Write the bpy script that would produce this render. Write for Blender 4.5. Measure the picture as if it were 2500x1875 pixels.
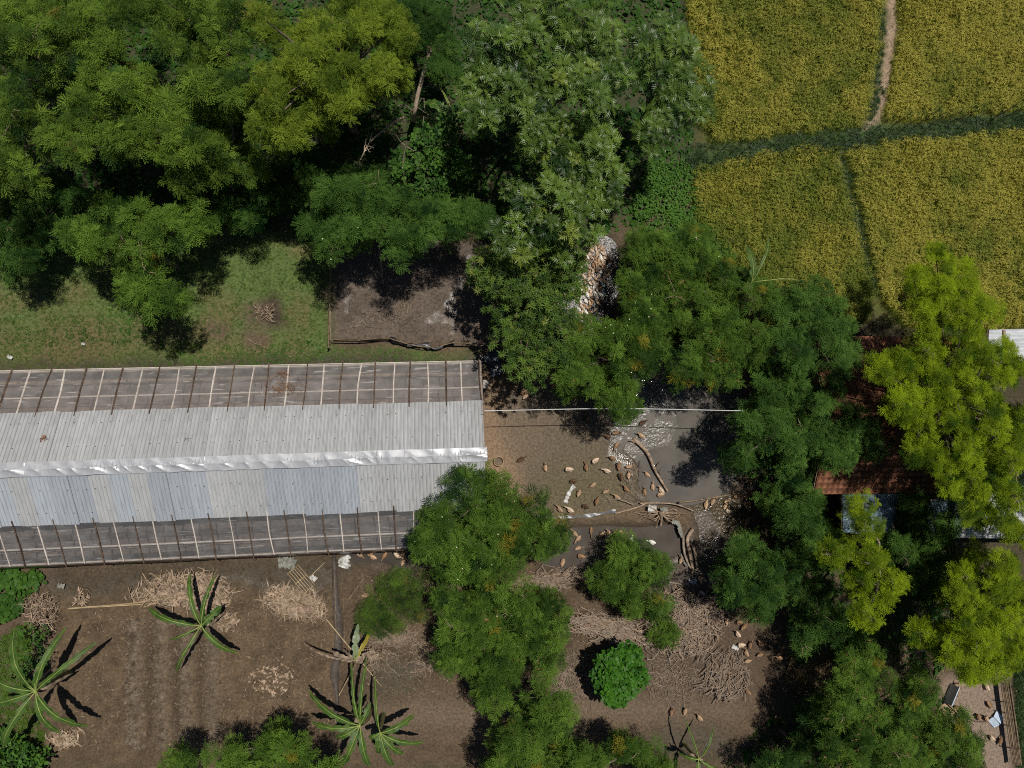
import bpy, bmesh, math, random
import numpy as np
from mathutils import Vector, Matrix

# ------------------------------------------------------------------ camera, sky, sun, exposure
sc = bpy.context.scene
for o in list(bpy.data.objects): bpy.data.objects.remove(o)
COL = sc.collection
H = 40.0
FWD = np.array([.0876, .061, -1.0]); FWD /= np.linalg.norm(FWD)
RGT = np.cross(FWD, [0, 1, 0]); RGT /= np.linalg.norm(RGT)
UPV = np.cross(RGT, FWD)
cam = bpy.data.cameras.new('camera'); camo = bpy.data.objects.new('camera', cam); COL.objects.link(camo)
cam.sensor_width = 36; cam.lens = 24; cam.clip_start = .5; cam.clip_end = 2000
camo.matrix_world = Matrix(((RGT[0], UPV[0], -FWD[0], 0), (RGT[1], UPV[1], -FWD[1], 0), (RGT[2], UPV[2], -FWD[2], H), (0, 0, 0, 1)))
sc.camera = camo
SUNV = Vector((.20, .22, 1)).normalized()
w = bpy.data.worlds.new('World'); sc.world = w; w.use_nodes = True
nt = w.node_tree; bg = nt.nodes['Background']
sky = nt.nodes.new('ShaderNodeTexSky'); sky.sky_type = 'NISHITA'; sky.sun_disc = False
sky.sun_elevation = math.asin(SUNV.z); sky.sun_rotation = math.atan2(SUNV.x, SUNV.y)
sky.air_density = .8; sky.dust_density = .4
nt.links.new(sky.outputs[0], bg.inputs[0]); bg.inputs[1].default_value = .05
sl = bpy.data.lights.new('sun', 'SUN'); sl.energy = 5.0; sl.angle = math.radians(.53); sl.color = (1, .95, .87)
so = bpy.data.objects.new('sun', sl); COL.objects.link(so); so.location = (10, 11, 60)
so.rotation_euler = SUNV.to_track_quat('Z', 'Y').to_euler()
sc.view_settings.view_transform = 'Standard'; sc.view_settings.look = 'None'
sc.view_settings.exposure = -.42; sc.view_settings.gamma = 1; sc.view_settings.use_curve_mapping = False
sc.render.engine = 'CYCLES'
cy = sc.cycles
cy.max_bounces = 3; cy.use_adaptive_sampling = True; cy.adaptive_threshold = .025; cy.filter_width = 1.05; cy.diffuse_bounces = 2; cy.glossy_bounces = 2; cy.transmission_bounces = 3; cy.transparent_max_bounces = 6
cy.caustics_reflective = False; cy.caustics_refractive = False
cy.sample_clamp_indirect = 4; cy.use_denoising = False
try: cy.denoiser = 'OPENIMAGEDENOISE'; cy.denoising_prefilter = 'ACCURATE'
except Exception: pass

# ------------------------------------------------------------------ helpers
def at(px, py, z=0.0):
    """where the line of sight through photo point (px,py) meets height z"""
    d = FWD + RGT * ((px - 1250) / 1666.7) + UPV * ((937.5 - py) / 1666.7)
    t = (H - z) / -d[2]
    return np.array([d[0] * t, d[1] * t, z])
def at_n(px, py, z):
    px = np.asarray(px, float); py = np.asarray(py, float); z = np.broadcast_to(np.asarray(z, float), px.shape)
    d = FWD[None] + RGT[None] * ((px - 1250) / 1666.7)[:, None] + UPV[None] * ((937.5 - py) / 1666.7)[:, None]
    t = (H - z) / -d[:, 2]
    return np.stack([d[:, 0] * t, d[:, 1] * t, z], 1)
def to_px(P):
    q = P - np.array([0, 0, H]); c = q @ FWD
    return 1250 + 1666.7 * (q @ RGT) / c, 937.5 - 1666.7 * (q @ UPV) / c
def _h(ix, iy, s):
    n = (ix * 374761393 + iy * 668265263 + s * 974634777) & 0xffffffff
    n = ((n ^ (n >> 13)) * 1274126177) & 0xffffffff
    return ((n ^ (n >> 16)) & 0xffff) / 65535.0
def vnoise(x, y, s=0):
    x = np.asarray(x, float); y = np.asarray(y, float)
    ix = np.floor(x).astype(np.int64); iy = np.floor(y).astype(np.int64); fx = x - ix; fy = y - iy
    fx = fx * fx * (3 - 2 * fx); fy = fy * fy * (3 - 2 * fy)
    a = _h(ix, iy, s); b = _h(ix + 1, iy, s); c = _h(ix, iy + 1, s); d = _h(ix + 1, iy + 1, s)
    return a + (b - a) * fx + (c - a) * fy + (a - b - c + d) * fx * fy
def fbm(x, y, s=0, o=4):
    t = 0; a = .5; n = 0
    for k in range(o):
        t = t + a * vnoise(x * 2 ** k, y * 2 ** k, s + k * 17); n += a; a *= .5
    return t / n
def inpoly(px, py, poly):
    px = np.asarray(px, float); py = np.asarray(py, float); r = np.zeros(px.shape, bool); n = len(poly)
    for i in range(n):
        x1, y1 = poly[i]; x2, y2 = poly[(i + 1) % n]
        if y1 == y2: continue
        c = ((y1 > py) != (y2 > py)) & (px < (x2 - x1) * (py - y1) / (y2 - y1) + x1)
        r ^= c
    return r

class MB:
    """collects shapes; build() links them as one mesh object"""
    def __init__(s): s.v = []; s.f = []; s.m = []; s.n = 0
    def add(s, V, Fc, m=0):
        V = np.asarray(V, float).reshape(-1, 3); s.v.append(V)
        for f in Fc: s.f.append([i + s.n for i in f]); s.m.append(m)
        s.n += len(V); return s
    def tube(s, P, R, n=6, m=0, cap=True):
        P = np.asarray(P, float); k = len(P); R = np.broadcast_to(np.asarray(R, float), (k,))
        T = np.gradient(P, axis=0); T /= (np.linalg.norm(T, axis=1)[:, None] + 1e-9)
        ref = np.array([0, 0, 1.]) if abs(T[:, 2]).mean() < .8 else np.array([1., 0, 0])
        A = np.cross(T, ref); A /= (np.linalg.norm(A, axis=1)[:, None] + 1e-9); B = np.cross(T, A)
        a = np.arange(n) * 2 * np.pi / n
        V = (P[:, None] + R[:, None, None] * (np.cos(a)[None, :, None] * A[:, None] + np.sin(a)[None, :, None] * B[:, None])).reshape(-1, 3)
        Fc = [(i * n + j, i * n + (j + 1) % n, (i + 1) * n + (j + 1) % n, (i + 1) * n + j) for i in range(k - 1) for j in range(n)]
        if cap: Fc += [tuple(range(n)), tuple(reversed(range((k - 1) * n, k * n)))]
        return s.add(V, Fc, m)
    def box(s, c, d, rz=0, m=0, ry=0, rx=0):
        c = np.asarray(c, float); d = np.asarray(d, float) / 2
        V = np.array([[x, y, z] for x in (-1, 1) for y in (-1, 1) for z in (-1, 1)]) * d
        M = np.array(Matrix.Rotation(rz, 3, 'Z') @ Matrix.Rotation(ry, 3, 'Y') @ Matrix.Rotation(rx, 3, 'X'))
        return s.add(V @ M.T + c, [(0, 1, 3, 2), (4, 6, 7, 5), (0, 4, 5, 1), (2, 3, 7, 6), (0, 2, 6, 4), (1, 5, 7, 3)], m)
    def grid(s, P, m=0):
        P = np.asarray(P, float); a, b = P.shape[:2]
        return s.add(P.reshape(-1, 3), [(i * b + j, (i + 1) * b + j, (i + 1) * b + j + 1, i * b + j + 1) for i in range(a - 1) for j in range(b - 1)], m)
    def data(s, name, mats, smooth=False):
        me = bpy.data.meshes.new(name)
        V = np.concatenate(s.v) if s.v else np.zeros((0, 3))
        me.from_pydata(V.tolist(), [], s.f)
        for x in (mats if isinstance(mats, (list, tuple)) else [mats]): me.materials.append(x)
        if s.f: me.polygons.foreach_set('material_index', np.array(s.m, np.int32))
        if smooth and s.f: me.polygons.foreach_set('use_smooth', np.ones(len(s.f), bool))
        me.update(); return me
    def build(s, name, mats, parent=None, smooth=False, **tags):
        return link(name, s.data(name, mats, smooth), parent, **tags)
def link(name, data, parent=None, loc=None, rz=None, **tags):
    o = bpy.data.objects.new(name, data); COL.objects.link(o)
    if parent: o.parent = parent
    if loc is not None: o.location = [float(q) for q in loc]
    if rz is not None: o.rotation_euler = (0, 0, rz) if not hasattr(rz, '__len__') else rz
    for k, v in tags.items(): o[k] = v
    return o
def thing(name, label, cat, loc=(0, 0, 0), rz=0, group=None):
    o = link(name, None, None, loc, rz, label=label, category=cat); o.empty_display_size = .2
    if group: o['group'] = group
    return o
def curve(pts, n=10):
    """Catmull-Rom through pts"""
    P = np.asarray(pts, float); k = len(P)
    if k == 2: return P[0] + (P[1] - P[0]) * np.linspace(0, 1, n)[:, None]
    Q = np.vstack([2 * P[0] - P[1], P, 2 * P[-1] - P[-2]]); out = []
    for t in np.linspace(0, k - 1 - 1e-6, n):
        i = int(t); u = t - i; a, b, c, d = Q[i:i + 4]
        out.append(.5 * (2 * b + (c - a) * u + (2 * a - 5 * b + 4 * c - d) * u * u + (3 * b - a - 3 * c + d) * u ** 3))
    return np.array(out)

# ------------------------------------------------------------------ materials
def newmat(name):
    m = bpy.data.materials.new(name); m.use_nodes = True; t = m.node_tree; t.nodes.clear()
    out = t.nodes.new('ShaderNodeOutputMaterial'); return m, t, out
def nd(t, kind, **kw):
    n = t.nodes.new(kind)
    for k, v in kw.items(): setattr(n, k, v)
    return n
def mat(name, c1, c2=None, rough=.7, scale=6, spec=.3, metal=0, bump=0, bscale=20, stretch=None, rnd=0, detail=5, contrast=(.35, .65)):
    """two-tone noise material in object space, with optional bump and per-object brightness"""
    m, t, out = newmat(name); c2 = c2 or c1
    p = nd(t, 'ShaderNodeBsdfPrincipled'); t.links.new(p.outputs[0], out.inputs[0])
    tc = nd(t, 'ShaderNodeTexCoord'); src = tc.outputs['Object']
    if stretch:
        mp = nd(t, 'ShaderNodeMapping'); mp.inputs['Scale'].default_value = stretch; t.links.new(src, mp.inputs[0]); src = mp.outputs[0]
    nz = nd(t, 'ShaderNodeTexNoise'); nz.inputs['Scale'].default_value = scale; nz.inputs['Detail'].default_value = detail
    t.links.new(src, nz.inputs['Vector'])
    rp = nd(t, 'ShaderNodeValToRGB'); rp.color_ramp.elements[0].position = contrast[0]; rp.color_ramp.elements[1].position = contrast[1]
    rp.color_ramp.elements[0].color = (*c1, 1); rp.color_ramp.elements[1].color = (*c2, 1)
    t.links.new(nz.outputs[0], rp.inputs[0]); colo = rp.outputs[0]
    if rnd:
        oi = nd(t, 'ShaderNodeObjectInfo'); mr = nd(t, 'ShaderNodeMapRange')
        mr.inputs[3].default_value = 1 - rnd; mr.inputs[4].default_value = 1 + rnd
        t.links.new(oi.outputs['Random'], mr.inputs[0])
        hs = nd(t, 'ShaderNodeHueSaturation'); t.links.new(mr.outputs[0], hs.inputs['Value']); t.links.new(colo, hs.inputs['Color']); colo = hs.outputs[0]
    t.links.new(colo, p.inputs['Base Color'])
    p.inputs['Roughness'].default_value = rough; p.inputs['Specular IOR Level'].default_value = spec; p.inputs['Metallic'].default_value = metal
    if bump:
        bn = nd(t, 'ShaderNodeTexNoise'); bn.inputs['Scale'].default_value = bscale; t.links.new(src, bn.inputs['Vector'])
        b = nd(t, 'ShaderNodeBump'); b.inputs['Strength'].default_value = bump; b.inputs['Distance'].default_value = .02
        t.links.new(bn.outputs[0], b.inputs['Height']); t.links.new(b.outputs[0], p.inputs['Normal'])
    return m
def leafmat(name, dark, light, trans=.3, rough=.45, spec=.35, yellow=None):
    """leaf colour picked per leaf spray from the instance attribute 'tint'"""
    m, t, out = newmat(name)
    a = nd(t, 'ShaderNodeAttribute', attribute_type='INSTANCER', attribute_name='tint')
    rp = nd(t, 'ShaderNodeValToRGB'); e = rp.color_ramp.elements
    e[0].color = (*dark, 1); e[1].color = (*light, 1); e[1].position = .8
    if yellow:
        x = e.new(.93); x.color = (*light, 1); x = e.new(1.0); x.color = (*yellow, 1)
    t.links.new(a.outputs['Fac'], rp.inputs[0])
    p = nd(t, 'ShaderNodeBsdfPrincipled'); p.inputs['Roughness'].default_value = rough; p.inputs['Specular IOR Level'].default_value = spec
    tr = nd(t, 'ShaderNodeBsdfTranslucent'); mx = nd(t, 'ShaderNodeMixShader'); mx.inputs[0].default_value = trans
    hs = nd(t, 'ShaderNodeHueSaturation'); hs.inputs['Hue'].default_value = .485; hs.inputs['Value'].default_value = 1.2
    t.links.new(rp.outputs[0], hs.inputs['Color'])
    t.links.new(rp.outputs[0], p.inputs['Base Color']); t.links.new(hs.outputs[0], tr.inputs[0])
    t.links.new(p.outputs[0], mx.inputs[1]); t.links.new(tr.outputs[0], mx.inputs[2]); t.links.new(mx.outputs[0], out.inputs[0])
    return m
def blademat(name, c1, c2, trans=.25, rough=.4, scale=3, spec=.4, stretch=None):
    m = mat(name, c1, c2, rough, scale, spec, stretch=stretch); t = m.node_tree
    p = [n for n in t.nodes if n.type == 'BSDF_PRINCIPLED'][0]; out = [n for n in t.nodes if n.type == 'OUTPUT_MATERIAL'][0]
    tr = nd(t, 'ShaderNodeBsdfTranslucent'); mx = nd(t, 'ShaderNodeMixShader'); mx.inputs[0].default_value = trans
    t.links.new(p.inputs['Base Color'].links[0].from_socket, tr.inputs[0])
    t.links.new(p.outputs[0], mx.inputs[1]); t.links.new(tr.outputs[0], mx.inputs[2]); t.links.new(mx.outputs[0], out.inputs[0])
    return m
def watermat(name, c1, c2, rip=.25, rscale=3.0, rough=.06, calm=.25, bdist=.02, rings=None, stir=.45):
    m, t, out = newmat(name)
    p = nd(t, 'ShaderNodeBsdfPrincipled'); t.links.new(p.outputs[0], out.inputs[0])
    tc = nd(t, 'ShaderNodeTexCoord')
    nz = nd(t, 'ShaderNodeTexNoise'); nz.inputs['Scale'].default_value = .8; t.links.new(tc.outputs['Object'], nz.inputs['Vector'])
    rp = nd(t, 'ShaderNodeValToRGB'); rp.color_ramp.elements[0].color = (*c1, 1); rp.color_ramp.elements[1].color = (*c2, 1)
    rp.color_ramp.elements[0].position = .35; rp.color_ramp.elements[1].position = .65
    t.links.new(nz.outputs[0], rp.inputs[0]); t.links.new(rp.outputs[0], p.inputs['Base Color'])
    p.inputs['Roughness'].default_value = rough; p.inputs['IOR'].default_value = 1.33; p.inputs['Specular IOR Level'].default_value = .5
    b1 = nd(t, 'ShaderNodeTexNoise'); b1.inputs['Scale'].default_value = rscale; b1.inputs['Detail'].default_value = 4; t.links.new(tc.outputs['Object'], b1.inputs['Vector'])
    b = nd(t, 'ShaderNodeBump'); b.inputs['Strength'].default_value = rip; b.inputs['Distance'].default_value = bdist
    # stirred patches carry more ripple
    st = nd(t, 'ShaderNodeTexNoise'); st.inputs['Scale'].default_value = stir; t.links.new(tc.outputs['Object'], st.inputs['Vector'])
    mr = nd(t, 'ShaderNodeMapRange'); mr.inputs[1].default_value = .42; mr.inputs[2].default_value = .62; mr.inputs[3].default_value = calm * rip; mr.inputs[4].default_value = rip
    t.links.new(st.outputs[0], mr.inputs[0]); t.links.new(mr.outputs[0], b.inputs['Strength'])
    t.links.new(b1.outputs[0], b.inputs['Height']); nrm = b.outputs[0]
    if rings is not None:      # rings spreading from paddling birds
        mp = nd(t, 'ShaderNodeMapping'); mp.inputs['Location'].default_value = (-rings[0], -rings[1], 0); t.links.new(tc.outputs['Object'], mp.inputs[0])
        wv = nd(t, 'ShaderNodeTexWave', wave_type='RINGS', rings_direction='SPHERICAL'); wv.inputs['Scale'].default_value = 1.1; wv.inputs['Distortion'].default_value = 1.2; t.links.new(mp.outputs[0], wv.inputs['Vector'])
        b2 = nd(t, 'ShaderNodeBump'); b2.inputs['Strength'].default_value = .25; b2.inputs['Distance'].default_value = .02
        t.links.new(wv.outputs[0], b2.inputs['Height']); t.links.new(nrm, b2.inputs['Normal']); nrm = b2.outputs[0]
    t.links.new(nrm, p.inputs['Normal'])
    return m

# ------------------------------------------------------------------ leaf scatter: one object, sprays set on its own points
GNT = None; NVAR = 3
def scatter_tree():
    global GNT
    if GNT: return GNT
    g = bpy.data.node_groups.new('leaf_sprays', 'GeometryNodeTree')
    g.interface.new_socket('Geometry', in_out='INPUT', socket_type='NodeSocketGeometry')
    g.interface.new_socket('Geometry', in_out='OUTPUT', socket_type='NodeSocketGeometry')
    gi = g.nodes.new('NodeGroupInput'); go = g.nodes.new('NodeGroupOutput'); L = g.links.new
    def named(n, ty):
        q = g.nodes.new('GeometryNodeInputNamedAttribute'); q.data_type = ty; q.inputs[0].default_value = n; return q.outputs[0]
    role = named('role', 'INT')
    def sep(v):
        c = g.nodes.new('FunctionNodeCompare'); c.data_type = 'INT'; c.operation = 'EQUAL'
        ins = [s for s in c.inputs if s.type == 'INT']; L(role, ins[0]); ins[1].default_value = v
        s = g.nodes.new('GeometryNodeSeparateGeometry'); s.domain = 'POINT'; L(gi.outputs[0], s.inputs[0]); L(c.outputs[0], s.inputs[1]); return s.outputs[0]
    j = g.nodes.new('GeometryNodeJoinGeometry'); L(sep(0), j.inputs[0])
    for k in range(NVAR):
        ip = g.nodes.new('GeometryNodeInstanceOnPoints'); er = g.nodes.new('FunctionNodeEulerToRotation')
        L(named('rot', 'FLOAT_VECTOR'), er.inputs[0]); L(sep(100 + k), ip.inputs['Points']); L(sep(1 + k), ip.inputs['Instance'])
        L(er.outputs[0], ip.inputs['Rotation']); L(named('scl', 'FLOAT'), ip.inputs['Scale']); L(ip.outputs[0], j.inputs[0])
    L(j.outputs[0], go.inputs[0]); GNT = g; return g
def scatter(name, pts, rot, scl, tint, tmpl, mats, parent=None, extra=None, rng=None, **tags):
    rng = rng or np.random.default_rng(1)
    pts = np.asarray(pts, float); N = len(pts); mb = MB(); role = []
    if extra is not None and extra.n:
        for V in extra.v: mb.v.append(V)
        mb.f += extra.f; mb.m += extra.m; mb.n = extra.n; role.append(np.zeros(extra.n, np.int32))
    for k in range(NVAR):
        T = tmpl[k % len(tmpl)]; off = mb.n
        mb.v.append(np.concatenate(T.v)); mb.f += [[i + off for i in f] for f in T.f]; mb.m += T.m; mb.n += T.n
        role.append(np.full(T.n, 1 + k, np.int32))
    mb.v.append(pts); n0 = mb.n; mb.n += N; role.append(100 + rng.integers(0, NVAR, N).astype(np.int32))
    me = mb.data(name, mats); M = mb.n
    a = me.attributes.new('role', 'INT', 'POINT'); a.data.foreach_set('value', np.concatenate(role))
    R = np.zeros((M, 3), np.float32); R[n0:] = rot
    a = me.attributes.new('rot', 'FLOAT_VECTOR', 'POINT'); a.data.foreach_set('vector', R.ravel())
    S = np.ones(M, np.float32); S[n0:] = scl; a = me.attributes.new('scl', 'FLOAT', 'POINT'); a.data.foreach_set('value', S)
    S = np.zeros(M, np.float32); S[n0:] = np.clip(tint, 0, 1); a = me.attributes.new('tint', 'FLOAT', 'POINT'); a.data.foreach_set('value', S)
    tags.setdefault('kind', 'stuff'); o = link(name, me, parent, **tags); md = o.modifiers.new('sprays', 'NODES'); md.node_group = scatter_tree(); return o
# ------------------------------------------------------------------ material palette
M = {}
M['bark'] = mat('bark', (.10, .075, .055), (.21, .17, .13), .9, 5, bump=.6, stretch=(1, 1, .3))
M['pale_bark'] = mat('pale_bark', (.20, .16, .125), (.36, .29, .22), .85, 6, bump=.5)
M['deadwood'] = mat('deadwood', (.20, .14, .095), (.46, .34, .245), .85, 5, bump=.6, rnd=.15)
M['bamboo'] = mat('bamboo', (.36, .26, .14), (.52, .40, .24), .5, 4, rnd=.15)
M['old_bamboo'] = mat('old_bamboo', (.12, .085, .05), (.26, .19, .12), .7, 5, rnd=.2)
M['straw'] = mat('straw', (.15, .105, .062), (.42, .32, .215), .8, 4, rnd=.1)
M['dark_batten'] = mat('dark_batten', (.055, .036, .024), (.15, .10, .07), .8, 5, rnd=.25)
M['white_rafter'] = mat('white_rafter', (.50, .43, .36), (.70, .63, .56), .7, 4, rnd=.1)
M['zinc_grey'] = mat('zinc_grey', (.335, .34, .345), (.45, .455, .46), .5, 1.6, .45, 0, rnd=.05, stretch=(3, .7, 1), contrast=(.3, .7))
M['zinc_blue'] = mat('zinc_blue', (.33, .36, .395), (.43, .465, .505), .45, 1.8, .45, 0, rnd=.09, stretch=(3, .4, 1), contrast=(.3, .7), detail=6)  # blue sheets, also lightened against the lower slope's weaker sun
M['zinc_tan'] = mat('zinc_tan', (.32, .325, .328), (.43, .435, .44), .5, 1.6, .4, 0, rnd=.05, stretch=(3, .7, 1), contrast=(.3, .7))
M['zinc_grey_lifted'] = mat('zinc_grey_lifted', (.375, .382, .386), (.48, .488, .492), .5, 1.6, .4, 0, rnd=.06, stretch=(3, .7, 1), contrast=(.3, .7))  # lower-slope grey, colour lightened to make up for its weaker sunlight
M['cap'] = mat('cap', (.46, .47, .49), (.58, .59, .61), .42, 3, .5, .25)
M['white_metal'] = mat('white_metal', (.42, .44, .47), (.60, .62, .65), .45, 1.4, .4, 0, stretch=(1, 3, 1))
M['blue_metal'] = mat('blue_metal', (.13, .20, .26), (.22, .30, .37), .4, 2, .4)
M['nail'] = mat('nail', (.04, .035, .03), (.06, .05, .045), .7)
M['tile'] = mat('tile', (.10, .042, .025), (.25, .11, .062), .85, 2.5, .2, rnd=.28)
M['concrete'] = mat('concrete', (.30, .28, .25), (.45, .42, .38), .9, 4, bump=.3)
M['brickwall'] = mat('brickwall', (.30, .19, .13), (.40, .28, .20), .9, 4)
M['black_plastic'] = mat('black_plastic', (.012, .012, .014), (.03, .03, .033), .3, 6, .5, bump=.5, bscale=6)
M['grey_plastic'] = mat('grey_plastic', (.10, .105, .11), (.22, .22, .23), .35, 3, .5, bump=.6, bscale=5)
M['dark_tarp'] = mat('dark_tarp', (.015, .02, .028), (.04, .055, .075), .35, 2, .5, bump=.8, bscale=4)
M['white_plastic'] = mat('white_plastic', (.26, .25, .22), (.56, .56, .54), .4, 6, .4, bump=.5, bscale=9)
M['pale_cloth'] = mat('pale_cloth', (.12, .12, .10), (.27, .27, .23), .8, 5, bump=.5)
M['board'] = mat('board', (.25, .17, .10), (.38, .27, .17), .8, 3, stretch=(1, 5, 1))
M['red_print'] = mat('red_print', (.45, .07, .05))
M['light_blue'] = mat('light_blue', (.42, .52, .62), (.52, .62, .72), .4, 3)
M['cable'] = mat('cable', (.62, .62, .60), (.7, .7, .68), .4)
M['duck_tan'] = mat('duck_tan', (.25, .15, .085), (.56, .40, .26), .8, 26, .2, stretch=(.35, 1, 1), rnd=.15, detail=2)
M['duck_brown'] = mat('duck_brown', (.10, .052, .026), (.40, .25, .14), .8, 26, .2, stretch=(.35, 1, 1), rnd=.2, detail=2)
M['duck_dark'] = mat('duck_dark', (.025, .017, .012), (.20, .11, .06), .8, 24, .2, stretch=(.35, 1, 1), rnd=.2, detail=2)
M['duck_pale'] = mat('duck_pale', (.44, .31, .21), (.74, .60, .46), .8, 24, .2, stretch=(.35, 1, 1), rnd=.1, detail=2)
M['duck_white'] = mat('duck_white', (.70, .66, .58), (.82, .80, .76), .8, 12)
M['bill'] = mat('bill', (.10, .09, .06), (.18, .13, .06), .5, 20)
M['duck_leg'] = mat('duck_leg', (.36, .18, .05), (.42, .22, .07), .6)
M['peeled_wood'] = mat('peeled_wood', (.36, .27, .19), (.55, .43, .32), .8, 5, bump=.4)
M['clod'] = mat('clod', (.085, .064, .044), (.215, .17, .125), .95, 3, .1, bump=.4)
M['banana_leaf'] = blademat('banana_leaf', (.040, .095, .016), (.095, .165, .030), .22, .5, 2.2, .3)
M['banana_rib'] = mat('banana_rib', (.20, .26, .06), (.32, .37, .11), .5, 5)
M['banana_stem'] = mat('banana_stem', (.10, .11, .04), (.20, .17, .08), .6, 4)
M['banana_dry'] = mat('banana_dry', (.14, .10, .065), (.40, .31, .225), .85, 4)
M['banana_yellow'] = blademat('banana_yellow', (.30, .23, .02), (.42, .33, .05), .25)
M['banana_under'] = blademat('banana_under', (.20, .26, .16), (.28, .33, .22), .25)
M['mud_dry'] = mat('mud_dry', (.12, .09, .065), (.18, .14, .10), .9, 3)
# foliage: dark and light ends, picked per spray
LEAF = {
 'L': leafmat('leaf_feathery_green', (.015, .045, .007), (.122, .215, .028), .25, .6, .1, (.20, .18, .02)),
 'F': leafmat('leaf_forest_olive', (.015, .043, .007), (.145, .235, .028), .25, .6, .1, (.18, .17, .03)),
 'V': leafmat('leaf_yellowish', (.034, .075, .008), (.225, .305, .030), .3, .6, .1, (.22, .24, .03)),
 'Y': leafmat('leaf_bright_lime', (.036, .080, .004), (.265, .365, .012), .32, .6, .1),
 'B': leafmat('leaf_breadfruit', (.018, .050, .008), (.125, .205, .028), .2, .4, .32, (.17, .23, .03)),
 'M': leafmat('leaf_mango', (.022, .058, .010), (.125, .205, .030), .22, .45, .2, (.20, .24, .05)),
 'H': leafmat('leaf_broad', (.018, .058, .010), (.085, .190, .026), .28, .5, .15),
 'R': leafmat('leaf_round_shrub', (.020, .078, .008), (.058, .175, .012), .22, .5, .25),
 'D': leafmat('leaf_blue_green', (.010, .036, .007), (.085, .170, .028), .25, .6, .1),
}
M['pod'] = mat('pod', (.16, .075, .035), (.30, .16, .08), .7)
M['flower'] = mat('flower', (.60, .58, .30), (.7, .7, .45), .7)

# ------------------------------------------------------------------ leaf spray templates
def rotz(V, a): c, s = math.cos(a), math.sin(a); return V @ np.array([[c, s, 0], [-s, c, 0], [0, 0, 1]])
def roty(V, a): c, s = math.cos(a), math.sin(a); return V @ np.array([[c, 0, -s], [0, 1, 0], [s, 0, c]])
def rotx(V, a): c, s = math.cos(a), math.sin(a); return V @ np.array([[1, 0, 0], [0, c, s], [0, -s, c]])
def feather(mb, rng, org, az, el, L=.28, n=6, pl=.10, pw=.024, roll=0):
    """bipinnate leaf: pairs of narrow pinnae along a drooping rachis"""
    V = []; Fc = []
    for i in range(n):
        x = L * (.18 + .82 * i / (n - 1)); z = -.35 * x * x / L
        l = pl * (1 - .45 * abs(i / (n - 1) - .4)) * rng.uniform(.85, 1.15)
        for s in (-1, 1):
            a = math.radians(rng.uniform(42, 62)); dx, dy = math.cos(a), s * math.sin(a); b = len(V)
            dz = -rng.uniform(.05, .35)
            V += [(x - pw * .4 * dy * s, pw * .1 * s, z), (x + dx * l * .5 - dy * s * pw * .5, dy * l * .5 + dx * s * -pw * .0, z + dz * l * .3),
                  (x + dx * l, dy * l, z + dz * l), (x + dx * l * .5 + dy * s * pw * .6, dy * l * .5, z + dz * l * .3)]
            Fc.append((b, b + 1, b + 2, b + 3))
    V = rotx(np.array(V), roll); V = rotz(roty(V, -el), az)
    mb.add(V + np.asarray(org), Fc)
def spray_feather(seed, L=.28, n=6, pl=.10, pw=.024, leaves=8, twig=.32, up=.35):
    rng = np.random.default_rng(seed); mb = MB()
    for k in range(leaves):
        t = k / (leaves - 1); s = 1 if k % 2 else -1
        az = s * math.radians(85 - 65 * t + rng.uniform(-18, 18)); el = rng.uniform(-.15, up)
        feather(mb, rng, (twig * t, 0, -.06 * t * t), az, el, L * rng.uniform(.75, 1.1), n, pl, pw, rng.uniform(-.5, .5))
    return mb
def leaf_lobed(mb, rng, org, az, el, L=.46, roll=0):
    """breadfruit leaf: deep pointed lobes either side of the midrib"""
    V = []; Fc = []; n = 5
    W = [.06, .13, .18, .17, .12, .05]
    def P(x, y): return (x, y, abs(y) * .28 - .55 * x * x * (1 if x > 0 else 0))
    xs = np.linspace(.10, 1, n + 1) * L
    for i in range(n):
        for s in (-1, 1):
            b = len(V); w = W[i + 1] * L / .46 * rng.uniform(.9, 1.1)
            x0, x1 = xs[i], xs[i + 1]; q = .15 * (x1 - x0)
            V += [P(x0 + .01, 0), P(x0 + w * .55, s * w * .6), P(x0 + w * 1.0, s * w), P(x1 - .005, 0)]
            Fc.append((b, b + 1, b + 2, b + 3))
    b = len(V); V += [P(xs[-1] - .03, .03), P(xs[-1] + .09, 0), P(xs[-1] - .03, -.03), P(xs[-2], 0)]; Fc.append((b, b + 1, b + 2, b + 3))
    V = rotz(roty(rotx(np.array(V), roll), -el), az); mb.add(V + np.asarray(org), Fc)
def rosette_lobed(seed):
    rng = np.random.default_rng(seed); mb = MB(); n = 9; a0 = rng.uniform(0, 6)
    for k in range(n):
        a = a0 + k * 2.4; t = k / n
        leaf_lobed(mb, rng, (0, 0, .1 * t), a, .05 + .75 * t + rng.uniform(-.1, .1), .50 - .2 * t, rng.uniform(-.3, .3))
    return mb
def rosette_lance(seed, n=14, L=.21, w=.045):
    rng = np.random.default_rng(seed); mb = MB(); a0 = rng.uniform(0, 6)
    for k in range(n):
        a = a0 + k * 2.4; t = k / n; l = L * (1 - .35 * t) * rng.uniform(.85, 1.15); d = -.4 - .3 * rng.random()
        V = np.array([(.01, 0, 0), (l * .4, w / 2, d * l * .12 + .012), (l * .4, 0, d * l * .12), (l * .4, -w / 2, d * l * .12 + .012), (l, 0, d * l * .6)])
        V = rotz(roty(rotx(V, rng.uniform(-.4, .4)), -(.15 + .8 * t)), a); mb.add(V + np.array([0, 0, .06 * t]), [(0, 1, 4, 2), (0, 2, 4, 3)])
    return mb
HEART = np.array([(0, 0, 0), (-.12, .22, .03), (.02, .46, .05), (.38, .47, .04), (.72, .28, .02), (1, 0, -.06), (.72, -.28, .02), (.38, -.47, .04), (.02, -.46, .05), (-.12, -.22, .03)])
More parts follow.
